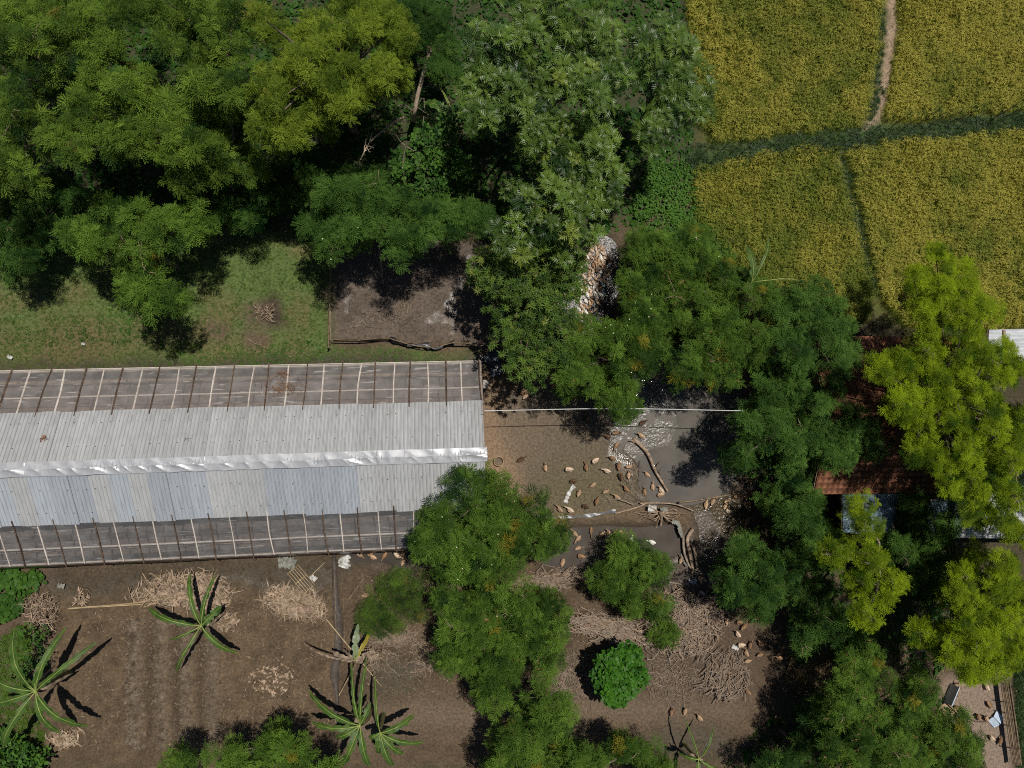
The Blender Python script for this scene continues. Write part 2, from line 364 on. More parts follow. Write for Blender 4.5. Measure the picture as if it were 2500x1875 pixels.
def cluster_heart(seed, n=6, size=.16, spread=.16, flat=.5):
    rng = np.random.default_rng(seed); mb = MB()
    for k in range(n):
        a = rng.uniform(0, 6.28); s = size * rng.uniform(.65, 1.15)
        V = rotz(roty(rotx(HEART * s, rng.uniform(-flat, flat)), rng.uniform(-.2, flat)), a)
        p = np.array([math.cos(a) * spread * rng.random(), math.sin(a) * spread * rng.random(), rng.uniform(-.06, .08)])
        mb.add(V + p, [tuple(range(10))])
    return mb
def tuft(seed, n=16, L=.22, w=.012, lean=(.3, 1.2), m=0, seg=2, droop=.6):
    rng = np.random.default_rng(seed); mb = MB()
    for k in range(n):
        a = rng.uniform(0, 6.28); l = L * rng.uniform(.6, 1.1); th = rng.uniform(*lean)
        c, s = math.cos(a), math.sin(a); V = []; r0 = rng.uniform(0, .04)
        for i in range(seg + 1):
            t = i / seg; th_i = th + droop * t * t; x = r0 + l * t * math.sin(th_i); z = l * t * math.cos(th_i); ww = w * (1 - .85 * t) if i else w * .7
            V += [(x * c - ww * s, x * s + ww * c, z), (x * c + ww * s, x * s - ww * c, z)]
        mb.add(V, [(2 * i, 2 * i + 1, 2 * i + 3, 2 * i + 2) for i in range(seg)], m)
    return mb
def rice_tuft(seed):
    mb = tuft(seed, 20, .72, .009, (.08, .6), 0, 3, 1.2)
    rng = np.random.default_rng(seed + 99)
    for k in range(9):     # bowed ears of grain
        a = rng.uniform(0, 6.28) if k % 3 else rng.normal(0, .6); c, s = math.cos(a), math.sin(a); x0 = rng.uniform(.05, .2); z0 = rng.uniform(.66, .8); V = []
        for i in range(4):
            t = i / 3; x = x0 + .23 * t; z = z0 + .07 * t - .20 * t * t; ww = (.006, .015, .014, .005)[i]
            V += [(x * c - ww * s, x * s + ww * c, z), (x * c + ww * s, x * s - ww * c, z)]
        mb.add(V, [(2 * i, 2 * i + 1, 2 * i + 3, 2 * i + 2) for i in range(3)], 1)
    return mb
def tuft_feather(seed, arms=5, **kw):
    """shoot tip: sprays fanned round one point, drooping outward"""
    rng = np.random.default_rng(seed); mb = MB(); a0 = rng.uniform(0, 6)
    for k in range(arms):
        S = spray_feather(seed * 7 + k, **kw); V = np.concatenate(S.v) * rng.uniform(.75, 1.1)
        V = rotz(roty(rotx(V, rng.normal(0, .25)), -rng.uniform(-.15, .35)), a0 + k * 6.283 / arms + rng.normal(0, .25))
        mb.add(V + [0, 0, rng.uniform(0, .08)], S.f)
    return mb
T_L = [tuft_feather(10 + i, 5, L=.24, n=4, pl=.10, pw=.062, leaves=4, twig=.15, up=.6) for i in range(3)]
T_V = [tuft_feather(20 + i, 6, L=.25, n=5, pl=.09, pw=.05, leaves=4, twig=.15, up=.6) for i in range(3)]
T_Y = [tuft_feather(30 + i, 5, L=.18, n=3, pl=.075, pw=.064, leaves=5, twig=.14, up=.65) for i in range(3)]
T_B = [rosette_lobed(40 + i) for i in range(3)]
T_M = [rosette_lance(50 + i) for i in range(3)]
T_H = [cluster_heart(60 + i) for i in range(3)]
T_R = [cluster_heart(70 + i, 5, .23, .14, .55) for i in range(3)]
T_FERN = [tuft_feather(80 + i, 5, L=.26, n=7, pl=.075, pw=.026, leaves=5, twig=.2, up=.5) for i in range(3)]
TMPL = {'L': T_L, 'F': T_L, 'V': T_V, 'Y': T_Y, 'B': T_B, 'M': T_M, 'H': T_H, 'R': T_R, 'D': T_L, 'N': T_FERN}

# ------------------------------------------------------------------ trees
#          clump radius, sprays per clump, spray scale
KIND = {'L': (.66, 26, 1.25), 'F': (.72, 26, 1.35), 'V': (.70, 28, 1.25), 'Y': (.60, 30, 1.2), 'B': (.85, 11, 1.3), 'M': (.6, 24, 1.45),
        'H': (.6, 30, 1.0), 'R': (.45, 40, 1.0), 'D': (.66, 26, 1.25), 'N': (.5, 26, .8)}
SEP = {'L': .30, 'F': .33, 'V': .29, 'Y': .24, 'B': .44, 'M': .21, 'H': .16, 'R': .10, 'D': .30, 'N': .24}
def tree(name, label, kind, blobs, h, seed=0, dens=1.0, dark=.0, base=None, bark='bark', sprk=1.0, twigs=.5, cat='tree', group=None, pods=0, flowers=0, thick=None, droop=.0, leaf=None):
    rng = np.random.default_rng(1000 + seed); cr, ns, ss = KIND[kind]; ss *= sprk
    cl = []
    for (bx, by, br) in blobs:
        rad = br * .024 * (1 - h / H)
        for low in ((0, 1) if kind not in 'RBN' else (0,)):
            n = max(1, int(round((rad / cr) ** 2 * (1.5 if kind in 'RBNM' else (.80, 1.0)[low]) * dens))); sp = cr * (.7 if kind in 'RBNM' else (1.15, .8)[low])
            for k in range(n):
                for _ in range(8):
                    a = rng.uniform(0, 6.283); r = math.sqrt(rng.random()) * max(.05, rad - cr * .55)
                    z = h * (rng.uniform(.50, .72) if low else rng.uniform(.84, 1.0)) - .20 * h * (r / max(rad, .1)) ** 2 * rng.uniform(.5, 1.3)
                    c = at(bx, by, z) + np.array([r * math.cos(a), r * math.sin(a), 0])
                    if all(np.linalg.norm((c - q)[:2]) > sp or abs(c[2] - q[2]) > .16 * h for q in cl): cl.append(c); break
                else:
                    if k == 0: cl.append(c)
    cl = np.array(cl); mean = cl.mean(0)
    b = at(*base) if base is not None else np.array([mean[0], mean[1], 0])
    root = thing(name, label, cat, b, 0, group)
    # trunk and limbs
    tb = MB(); r0 = thick or max(.05, .018 * h + .03); fork = np.array([b[0] * .5 + mean[0] * .5, b[1] * .5 + mean[1] * .5, h * .42])
    wob = rng.normal(0, .12, (3, 3)); wob[:, 2] = 0
    tb.tube(curve([b - [0, 0, .15], b * .6 + fork * .4 + wob[0], fork], 7) - b, np.linspace(r0 * 1.25, r0 * .75, 7), 8)
    order = rng.permutation(len(cl)); nl = min(len(cl), max(3, int(len(cl) * .4)))
    for q in order[:nl]:
        e = cl[q] - [0, 0, cr * .2]; mid = fork * .45 + e * .55 + [0, 0, .08 * h] + rng.normal(0, .2, 3)
        tb.tube(curve([fork, mid, e], 6) - b, np.linspace(r0 * .5, r0 * .12, 6), 5)
    tb.build('trunk', M[bark], root, True)
    # crown sprays
    P = []; Rt = []; Sc = []; Ti = []; ex = MB(); NR = np.zeros((len(cl) * 60 + 10, 3)); nn = 0
    for ci, c in enumerate(cl):
        n = max(4, int(ns * rng.uniform(.75, 1.2))); cs = rng.uniform(.7, 1.25); tone = rng.uniform(-.22, .22)
        ph = rng.uniform(0, 6.283, n); cz = rng.uniform(-.25, 1, n); sz = np.sqrt(1 - cz ** 2); rr = cr * cs * rng.uniform(.35, 1.0, n) ** .5
        d = np.stack([sz * np.cos(ph), sz * np.sin(ph), cz], 1)
        p = c + d * rr[:, None] * np.array([1, 1, .85]); keep = []
        for q in range(n):
            if nn == 0 or ((NR[max(0, nn - 300):nn] - p[q]) ** 2).sum(1).min() > SEP[kind] ** 2: keep.append(q); NR[nn] = p[q]; nn += 1
        if not keep: keep = [0]
        p, ph, cz, d = p[keep], ph[keep], cz[keep], d[keep]; n = len(keep)
        P.append(p)
        az = ph + rng.normal(0, .45, n)
        if kind not in 'HR': el = -(1 - cz) * .55 + rng.normal(0, .15, n); rot = np.stack([rng.normal(0, .1, n), -el * 0 + (1 - cz) * .55 + rng.normal(0, .16, n), az], 1)
        else: rot = np.stack([rng.normal(0, .35, n), -(.55 * cz - .10) + .12 + rng.normal(0, .25, n), az], 1)
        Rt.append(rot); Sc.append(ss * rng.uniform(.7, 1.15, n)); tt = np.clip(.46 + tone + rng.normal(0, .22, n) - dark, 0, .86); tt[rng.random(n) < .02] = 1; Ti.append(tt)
        for k in range(int(n * .3 * twigs) + 1):
            j = rng.integers(0, n); ex.tube(curve([c - [0, 0, cr * .3], (c + p[j]) / 2 + rng.normal(0, .05, 3), p[j]], 4) - b, [.018, .014, .010, .006], 3, 1, False)
        if kind in 'LFVDY' and rng.random() < .10:      # dead twigs poking out of the leaves
            q = c + [0, 0, cr * .75]
            for k in range(rng.integers(3, 7)):
                e = q + np.append(rng.normal(0, .30, 2), rng.uniform(-.05, .18)); ex.tube(curve([c, q + (e - q) * .4, e], 4) - b, [.018, .015, .011, .005], 3, 4, False)
        if pods and rng.random() < pods:
            for k in range(rng.integers(2, 5)):
                j = rng.integers(0, n); q = p[j] + [0, 0, .06]
                for _ in range(6):
                    e = q + np.append(rng.normal(0, .10, 2), -.05); ex.tube([q - b, e - b], [.016, .012], 3, 2, False)
        if flowers and rng.random() < flowers:
            for k in range(rng.integers(1, 4)):
                j = rng.integers(0, n); ex.box(p[j] - b + [0, 0, .12], (.05, .05, .05), rng.uniform(0, 3), 3)
    P = np.concatenate(P)
    scatter('crown', P - b, np.concatenate(Rt), np.concatenate(Sc), np.concatenate(Ti), TMPL[kind], [LEAF.get(leaf or kind, LEAF['L']), M[bark], M['pod'], M['flower'], M['deadwood']], root, ex, rng)
    return root
# ------------------------------------------------------------------ ground
POND = [(1540, 900), (1600, 870), (1700, 880), (1800, 930), (1835, 1050), (1805, 1150), (1765, 1205), (1690, 1224), (1600, 1232), (1562, 1180), (1565, 1120), (1540, 1085), (1505, 1060), (1515, 1000), (1555, 960)]
CHANNEL = [(1330, 1300), (1400, 1290), (1480, 1287), (1560, 1290), (1640, 1282), (1662, 1330), (1652, 1350), (1600, 1368), (1560, 1385), (1450, 1390), (1330, 1380)]
INLET = [(1690, 1238), (1800, 1208), (1900, 1195), (1930, 1300), (1850, 1345), (1790, 1300), (1730, 1290)]
DUCKWAY = [(1445, 565), (1500, 590), (1512, 690), (1485, 790), (1440, 850), (1395, 810), (1365, 740), (1398, 690), (1432, 640)]
PUDDLE = [(1940, 1590), (2020, 1580), (2070, 1650), (2045, 1700), (1960, 1703), (1915, 1660)]
GUTTER = [(850, 1335), (1030, 1335), (1030, 1385), (985, 1392), (930, 1372), (880, 1375), (850, 1372)]
MUDPOND = [(815, 600), (1180, 590), (1190, 840), (1080, 838), (960, 830), (815, 832)]
SHALLOW = [(1492, 1040), (1530, 1010), (1580, 985), (1640, 990), (1650, 1040), (1630, 1085), (1575, 1100), (1555, 1130), (1520, 1125), (1490, 1085)]
SPLASH = [(1695, 1255), (1735, 1250), (1760, 1300), (1735, 1350), (1712, 1390), (1698, 1380), (1705, 1320)]
MIRROR = [(1150, 868), (1190, 862), (1200, 880), (1175, 890)]
WATERS = [('shallow_water', SHALLOW), ('splash_water', SPLASH), ('corner_water', MIRROR), ('pond_water', POND), ('channel_water', CHANNEL), ('inlet_water', INLET), ('duck_channel_water', DUCKWAY), ('puddle_water', PUDDLE), ('gutter_water', GUTTER)]
step = .15
gx = np.concatenate([[-500, -250, -120, -70, -48, -40], np.arange(-34, 42.01, step), [48, 60, 80, 130, 260, 500]])
gy = np.concatenate([[-500, -250, -120, -60, -40, -34], np.arange(-28, 34.01, step), [40, 50, 70, 130, 260, 500]])
GX, GY = np.meshgrid(gx, gy, indexing='ij')
Z0 = np.zeros(GX.shape)
PX, PY = to_px(np.stack([GX, GY, Z0], -1))
PX = np.where(np.hypot(GX, GY) > 90, 9e5 * np.sign(GX + .1), PX)
WX = PX + (fbm(GX * 1.1, GY * 1.1, 3) - .5) * 44; WY = PY + (fbm(GX * 1.1, GY * 1.1, 9) - .5) * 44
NX = PX + (fbm(GX * 2.5, GY * 2.5, 23) - .5) * 16; NY = PY + (fbm(GX * 2.5, GY * 2.5, 29) - .5) * 16
def blur(A, n):
    for ax in (0, 1):
        k = np.ones(2 * n + 1) / (2 * n + 1)
        A = np.apply_along_axis(lambda r: np.convolve(np.pad(r, n, 'edge'), k, 'valid'), ax, A)
    return A
def mask(poly, n=2, sharp=False): return blur(inpoly(*( (NX, NY) if sharp else (WX, WY)), poly).astype(float), n)
def mixc(C, c, m): return C * (1 - m[..., None]) + np.asarray(c, float) * m[..., None]
n1 = fbm(GX * .5, GY * .5, 1); n2 = fbm(GX * 2.2, GY * 2.2, 5); n3 = fbm(GX * .18, GY * .18, 7)
C = np.ones(GX.shape + (3,)) * np.array([.092, .063, .039])
C *= (.60 + .80 * n2)[..., None]
WET = np.zeros(GX.shape) + .05; HT = (n2 - .5) * .05 + (n1 - .5) * .06
# green land round the farm, leaf litter under the wood
far = mask([(-9e6, -9e6), (9e6, -9e6), (9e6, 520), (1650, 520), (1180, 600), (820, 560), (400, 600), (-9e6, 600)], 6)
C = mixc(C, (.040, .050, .020), far * (.6 + .4 * n1)); 
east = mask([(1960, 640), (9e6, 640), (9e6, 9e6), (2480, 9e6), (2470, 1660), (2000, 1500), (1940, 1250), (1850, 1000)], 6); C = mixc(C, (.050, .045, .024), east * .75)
outer = mask([(-9e6, 1900), (9e6, 1900), (9e6, 9e6), (-9e6, 9e6)], 6); C = mixc(C, (.05, .065, .025), outer)
# lawn
lawn = mask([(-900, 590), (200, 585), (420, 560), (812, 560), (812, 858), (1000, 862), (1190, 868), (1190, 888), (-900, 915)], 3)
C = mixc(C, np.array([.085, .135, .032]), lawn * (.75 + .25 * n2))
tan = lawn * np.clip((fbm(GX * .45, GY * .45, 41) - .46) * 5, 0, 1); C = mixc(C, (.125, .105, .045), tan * .75)
straw_l = mask([(-900, 790), (300, 790), (430, 760), (480, 850), (300, 890), (-900, 905)], 4); C = mixc(C, (.115, .088, .042), straw_l * .6)
for q in ([(500, 770), (560, 790), (560, 830), (500, 820)], [(590, 740), (690, 730), (700, 800), (600, 800)], [(590, 805), (650, 800), (660, 850), (590, 845)], [(770, 700), (815, 690), (815, 740), (770, 740)]):
    C = mixc(C, (.11, .075, .052), mask(q, 2) * .9)
dug = mask([(640, 728), (690, 728), (692, 795), (650, 800)], 2); HT -= .22 * dug; C = mixc(C, (.05, .038, .026), dug)
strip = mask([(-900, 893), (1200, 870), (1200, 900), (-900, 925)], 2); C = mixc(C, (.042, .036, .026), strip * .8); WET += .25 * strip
# paddies
pad = mask([(1690, -900), (9e6, -900), (9e6, 820), (2250, 800), (2000, 740), (1850, 620), (1700, 520)], 3); C = mixc(C, (.085, .090, .022), pad)
bund = mask([(1660, 375), (1900, 335), (2130, 312), (2500, 280), (9e6, 250), (9e6, 310), (2480, 318), (2160, 350), (1960, 372), (1700, 410)], 2); C = mixc(C, (.045, .080, .020), bund); HT += .22 * bund
path = mask([(2163, -900), (2190, -900), (2188, 60), (2182, 130), (2172, 215), (2150, 290), (2110, 325), (2100, 318), (2132, 280), (2142, 215), (2158, 120), (2166, 40)], 1, True); C = mixc(C, (.33, .235, .165), path * (.7 + .3 * n2)); HT += .1 * path
# shed floor
shedf = mask([(-900, 930), (1170, 895), (1175, 1325), (-900, 1385)], 2, True); C = mixc(C, (.105, .085, .075), shedf)
# yard by the gable end
yard = mask([(1175, 920), (1560, 900), (1640, 1240), (1420, 1300), (1180, 1300)], 4)
C = mixc(C, np.array([.132, .104, .074]), yard * .9)
alg = mask([(1290, 1130), (1450, 1110), (1560, 1190), (1560, 1240), (1350, 1270), (1270, 1230)], 10); C = mixc(C, (.108, .094, .046), alg * (.5 + .5 * n1) * .9)
sand = mask([(1176, 900), (1200, 930), (1215, 1020), (1240, 1110), (1262, 1180), (1255, 1270), (1176, 1290)], 5); C = mixc(C, (.30, .195, .12), sand * .95)
sand2 = mask([(1190, 980), (1300, 1000), (1330, 1090), (1290, 1150), (1210, 1180)], 8); C = mixc(C, (.17, .125, .085), sand2 * .6)
algw = mask([(1530, 1030), (1600, 1060), (1590, 1230), (1470, 1120), (1480, 1040)], 4); WET += .6 * algw * (n2 > .4)
# muddy pond on the left
mp = mask(MUDPOND, 2, True); C = mixc(C, np.array([.118, .092, .072]), mp * (.85 + .15 * n1)); HT -= .12 * mp
dk = mp * np.clip((fbm(GX * .8, GY * .8, 51) - .52) * 6, 0, 1); C = mixc(C, (.075, .058, .044), dk * .7)
WET += mp * (.1 + .5 * np.clip((fbm(GX * 1.3, GY * 1.3, 61) - .60) * 10, 0, 1))
# garden, ditch under the eaves, trodden strip
garden = mask([(120, 1470), (820, 1400), (830, 1760), (700, 1860), (100, 1870)], 4); C = mixc(C, np.array([.104, .071, .041]) * (.45 + 1.1 * n2)[..., None], garden * .8)
ditch = mask([(100, 1395), (400, 1380), (840, 1360), (850, 1420), (760, 1450), (640, 1450), (560, 1420), (300, 1440), (180, 1480), (110, 1460)], 3)
C = mixc(C, (.062, .048, .030), ditch * .9); WET += .55 * ditch; HT -= .15 * ditch
for x in (330, 398, 457, 520):
    rdg = np.exp(-((WX * .35 + PX * .65 - x) / 15) ** 2) * np.clip((PY - 1500) / 40, 0, 1) * np.clip((1840 - PY) / 40, 0, 1)
    HT += .13 * rdg * (.7 + .6 * n2); C = mixc(C, (.140, .108, .076), rdg * (.35 + .65 * n2))
for x in (364, 428, 488):
    fr = np.exp(-((PX - x) / 9) ** 2) * np.clip((PY - 1500) / 40, 0, 1) * np.clip((1840 - PY) / 40, 0, 1); HT -= .09 * fr; C = mixc(C, (.060, .042, .027), fr * .85)
trod = mask([(830, 1770), (940, 1700), (1200, 1705), (1500, 1690), (1800, 1690), (1830, 1740), (1700, 1775), (1400, 1765), (1000, 1790), (860, 1830)], 5); C = mixc(C, (.150, .110, .075), trod * .8)
wetg = mask([(900, 1620), (1020, 1590), (1040, 1660), (960, 1700), (900, 1690)], 5) + mask([(1330, 1590), (1420, 1600), (1460, 1680), (1360, 1690)], 5) + mask([(1700, 1770), (1780, 1770), (1800, 1850), (1560, 1850), (1560, 1790)], 5)
C = mixc(C, (.060, .048, .030), np.clip(wetg, 0, 1) * .8); WET += .5 * np.clip(wetg, 0, 1)
mudr = mask([(1640, 1330), (1720, 1290), (1800, 1310), (1850, 1400), (1760, 1480), (1640, 1460), (1560, 1400)], 4); C = mixc(C, (.088, .068, .052), mudr * .85); WET += .5 * mudr * (n2 > .42)
dam = mask([(1340, 1262), (1500, 1255), (1620, 1225), (1690, 1235), (1690, 1275), (1600, 1285), (1480, 1290), (1340, 1292)], 2); C = mixc(C, (.135, .090, .052), dam * .8); HT += .10 * dam
brush = mask([(1500, 1480), (1760, 1440), (1850, 1560), (1840, 1720), (1500, 1690)], 6); C = mixc(C, (.085, .060, .042), brush * .7)
pen = mask([(2290, 1650), (2450, 1630), (2475, 1900), (2300, 1900)], 3); C = mixc(C, (.24, .18, .135), pen * .9)
for nm, pl in WATERS:
    q = mask(pl, 2, True); HT -= (.42 if nm not in ('shallow_water', 'splash_water', 'corner_water') else .12) * q * (HT > -.2); edge = np.clip(mask(pl, 5, True) * 2, 0, 1); C = mixc(C, (.062, .05, .036), edge * .7); WET += .45 * edge
HT *= (np.hypot(GX - 4, GY - 3) < 60); WET = np.clip(WET, 0, 1)
a, b = GX.shape
V = np.stack([GX, GY, HT], -1).reshape(-1, 3)
idx = np.arange(a * b).reshape(a, b); Q = np.stack([idx[:-1, :-1], idx[1:, :-1], idx[1:, 1:], idx[:-1, 1:]], -1).reshape(-1, 4)
gm = bpy.data.meshes.new('ground'); gm.vertices.add(len(V)); gm.vertices.foreach_set('co', V.ravel())
gm.loops.add(Q.size); gm.loops.foreach_set('vertex_index', Q.ravel().astype(np.int32))
gm.polygons.add(len(Q)); gm.polygons.foreach_set('loop_start', np.arange(0, Q.size, 4, dtype=np.int32))
gm.polygons.foreach_set('use_smooth', np.ones(len(Q), bool)); gm.update()
ca = gm.attributes.new('soil', 'FLOAT_COLOR', 'POINT'); ca.data.foreach_set('color', np.concatenate([np.clip(C, 0, 1), np.ones((a, b, 1))], -1).reshape(-1).astype(np.float32))
wa = gm.attributes.new('wet', 'FLOAT', 'POINT'); wa.data.foreach_set('value', WET.reshape(-1).astype(np.float32))
m, t, out = newmat('earth'); p = nd(t, 'ShaderNodeBsdfPrincipled'); t.links.new(p.outputs[0], out.inputs[0])
ac = nd(t, 'ShaderNodeAttribute', attribute_name='soil'); aw = nd(t, 'ShaderNodeAttribute', attribute_name='wet')
tc = nd(t, 'ShaderNodeTexCoord')
fn = nd(t, 'ShaderNodeTexNoise'); fn.inputs['Scale'].default_value = 7; fn.inputs['Detail'].default_value = 8; fn.inputs['Roughness'].default_value = .7; t.links.new(tc.outputs['Object'], fn.inputs['Vector'])
mr = nd(t, 'ShaderNodeMapRange'); mr.inputs[1].default_value = .3; mr.inputs[2].default_value = .7; mr.inputs[3].default_value = .45; mr.inputs[4].default_value = 1.6; t.links.new(fn.outputs[0], mr.inputs[0])
mu = nd(t, 'ShaderNodeVectorMath', operation='SCALE'); t.links.new(ac.outputs['Color'], mu.inputs[0]); t.links.new(mr.outputs[0], mu.inputs['Scale'])
t.links.new(mu.outputs[0], p.inputs['Base Color'])
wn = nd(t, 'ShaderNodeTexNoise'); wn.inputs['Scale'].default_value = 2.3; wn.inputs['Detail'].default_value = 6; t.links.new(tc.outputs['Object'], wn.inputs['Vector'])
ws = nd(t, 'ShaderNodeMath', operation='MULTIPLY_ADD'); t.links.new(wn.outputs[0], ws.inputs[0]); ws.inputs[1].default_value = 1.2; ws.inputs[2].default_value = -.6
wadd = nd(t, 'ShaderNodeMath', operation='ADD', use_clamp=True); t.links.new(ws.outputs[0], wadd.inputs[0]); t.links.new(aw.outputs['Fac'], wadd.inputs[1])
rr = nd(t, 'ShaderNodeMapRange'); rr.inputs[1].default_value = .25; rr.inputs[2].default_value = .85; rr.inputs[3].default_value = .95; rr.inputs[4].default_value = .13; t.links.new(wadd.outputs[0], rr.inputs[0]); t.links.new(rr.outputs[0], p.inputs['Roughness'])
p.inputs['Specular IOR Level'].default_value = .35
bn = nd(t, 'ShaderNodeTexNoise'); bn.inputs['Scale'].default_value = 14; bn.inputs['Detail'].default_value = 6; t.links.new(tc.outputs['Object'], bn.inputs['Vector'])
bp = nd(t, 'ShaderNodeBump'); bp.inputs['Strength'].default_value = .8; bp.inputs['Distance'].default_value = .022; t.links.new(bn.outputs[0], bp.inputs['Height']); t.links.new(bp.outputs[0], p.inputs['Normal'])
gm.materials.append(m)
ground = link('ground', gm, kind='structure')
def gz(x, y):
    i = np.clip(np.searchsorted(gx, x), 0, len(gx) - 1); j = np.clip(np.searchsorted(gy, y), 0, len(gy) - 1); return HT[i, j]
def G(px, py, dz=0):
    q = at(px, py, 0); q[2] = gz(q[0], q[1]) + dz; return q

# ------------------------------------------------------------------ water
WM = {'pond_water': watermat('murky_pond', (.108, .099, .087), (.138, .126, .111), .9, 2.2, .06, .45, .05, at(1700, 1075)[:2]), 'channel_water': watermat('murky_channel', (.075, .064, .054), (.10, .086, .072), .9, 3.0, .035, .4, .045),
      'inlet_water': watermat('brown_inlet', (.055, .040, .020), (.08, .060, .035), 1.0, 6, .18, .6, .06), 'duck_channel_water': watermat('stirred_channel', (.05, .042, .04), (.08, .07, .065), 1.0, 6, .2, .9, .05),
      'shallow_water': watermat('stirred_shallow', (.108, .098, .084), (.138, .125, .108), 1.0, 6, .2, .06, .06, None, 1.1), 'splash_water': watermat('splashed_mud', (.088, .072, .058), (.11, .092, .074), 1.0, 7, .2, .1, .07, None, 1.3), 'corner_water': watermat('corner', (.06, .05, .045), (.09, .08, .07), 1.0, 7, .2, .6, .04), 'puddle_water': watermat('brown_puddle', (.10, .070, .038), (.13, .092, .052), .15, 3), 'gutter_water': watermat('gutter', (.055, .047, .038), (.075, .064, .052), .3, 4)}
for nm, pl in WATERS:
    c = np.mean(pl, 0); big = [c + (np.array(q) - c) * 1.05 for q in pl]
    pts = [at(x, y, {'shallow_water': -.085, 'splash_water': -.08, 'corner_water': -.06}.get(nm, -.10)) for x, y in big]
    mb = MB(); mb.add(pts, [tuple(range(len(pts)))]); me = mb.data(nm, WM[nm]); me.polygons[0].flip() if me.polygons[0].normal.z < 0 else None
    link(nm, me, kind='structure')

# ------------------------------------------------------------------ rice, lawn and ground cover
def fill(polys, dens, seed, z=0.0, excl=(), wob=14):
    """random points on the ground inside photo polygons"""
    rng = np.random.default_rng(seed); out = []
    for poly in polys:
        pp = np.array([at(x, y, 0)[:2] for x, y in poly]); lo, hi = pp.min(0), pp.max(0); n = int(dens * np.prod(hi - lo))
        x = rng.uniform(lo[0], hi[0], n); y = rng.uniform(lo[1], hi[1], n)
        px, py = to_px(np.stack([x, y, np.zeros(n)], -1)); px = px + (fbm(x, y, seed) - .5) * wob * 2; py = py + (fbm(x, y, seed + 5) - .5) * wob * 2
        k = inpoly(px, py, poly)
        for e in excl: k &= ~inpoly(px, py, e)
        out.append(np.stack([x[k], y[k], gz(x[k], y[k]) + z], 1))
    return np.concatenate(out), rng
ricemat = leafmat('rice_blade', (.058, .110, .012), (.200, .222, .022), .25, .6, .2)
earmat = leafmat('rice_ear', (.150, .185, .020), (.375, .340, .052), .15, .6, .2)
T_RICE = [rice_tuft(200 + i) for i in range(3)]
FIELDS = [('rice_field', 'ripe olive-gold rice field at top, left of the bare dirt path', [(1668, -60), (2148, -60), (2140, 60), (2126, 180), (2112, 260), (2098, 312), (1950, 332), (1745, 350), (1700, 300), (1690, 120)], .55),
          ('rice_field', 'browner gold rice field in the top right corner, right of the dirt path', [(2196, -60), (2620, -60), (2620, 255), (2500, 268), (2300, 292), (2160, 302), (2168, 220), (2186, 120)], .70),
          ('rice_field', 'greenish rice field left of the crooked dark furrow, below the grassy bank', [(1700, 415), (1960, 372), (2040, 368), (2052, 440), (2075, 520), (2090, 600), (2125, 700), (2120, 790), (2060, 790), (1900, 720), (1800, 640), (1690, 540)], .14),
          ('rice_field', 'golden rice field right of the crooked dark furrow, below the grassy bank', [(2060, 375), (2170, 356), (2480, 325), (2620, 310), (2620, 800), (2420, 800), (2200, 800), (2148, 720), (2122, 610), (2100, 520), (2080, 440)], .62)]
for i, (nm, lb, pl, tone) in enumerate(FIELDS):
    P, rng = fill([pl], 46, 300 + i, wob=9); n = len(P)
    big = fbm(P[:, 0] * .35, P[:, 1] * .35, 400 + i); fine = fbm(P[:, 0] * 1.3, P[:, 1] * 1.3, 410 + i)
    wind = 1.9 + (fbm(P[:, 0] * .3, P[:, 1] * .3, 420) - .5) * 4
    rot = np.stack([rng.normal(0, .14, n), .15 + .9 * np.clip(big - .55, 0, .3) * 2 + rng.normal(0, .16, n), wind + rng.normal(0, .9, n)], 1)
    scatter(nm, P, rot, rng.uniform(.5, .86, n) * (.8 + .4 * fine), tone + (big - .5) * 1.9 + (fine - .5) * .7 + rng.normal(0, .2, n), T_RICE, [ricemat, earmat], None, None, rng, label=lb, category='rice field', kind='stuff')
grassm = leafmat('grass_blade', (.045, .105, .016), (.135, .195, .042), .3, .6, .2)
T_G = [tuft(220 + i, 18, .17, .012, (.4, 1.4)) for i in range(3)]
def cover(nm, lb, polys, dens, seed, tone, tm, mats, sc_=(.7, 1.2), excl=(), cat='grass', z=0.0, tilt=.2, wob=14, nz=1.0):
    P, rng = fill(polys, dens, seed, z, excl, wob); n = len(P)
    tt = tone + (fbm(P[:, 0] * .6, P[:, 1] * .6, seed + 7) - .5) * nz + rng.normal(0, .12, n)
    return scatter(nm, P, np.stack([rng.normal(0, tilt, n), rng.normal(0, tilt, n), rng.uniform(0, 6.28, n)], 1), rng.uniform(*sc_, n), tt, tm, mats, None, None, rng, label=lb, category=cat, kind='stuff')
HOLES = [[(640, 730), (690, 730), (690, 795), (645, 795)], [(595, 805), (655, 800), (660, 848), (595, 845)], [(775, 700), (815, 690), (815, 740), (775, 740)]]
cover('lawn_grass', 'short worn grass between the wood and the long shed', [[(-60, 590), (200, 585), (420, 560), (812, 565), (808, 855), (805, 895), (-60, 908)]], 34, 500, .5, T_G, [grassm], (.35, .75), HOLES)
T_LUSH = [cluster_heart(230 + i, 7, .075, .14, .6) for i in range(3)]
cover('low_weeds', 'bright green creeping weeds along the shed eave', [[(390, 830), (500, 840), (640, 840), (805, 815), (806, 880), (600, 892), (400, 886)], [(815, 848), (950, 850), (1180, 868), (1190, 884), (815, 890)], [(-60, 800), (240, 770), (330, 720), (420, 790), (360, 830), (-60, 860)]], 24, 510, .55, T_LUSH, [LEAF['H']], (.5, 1.0), cat='weeds')
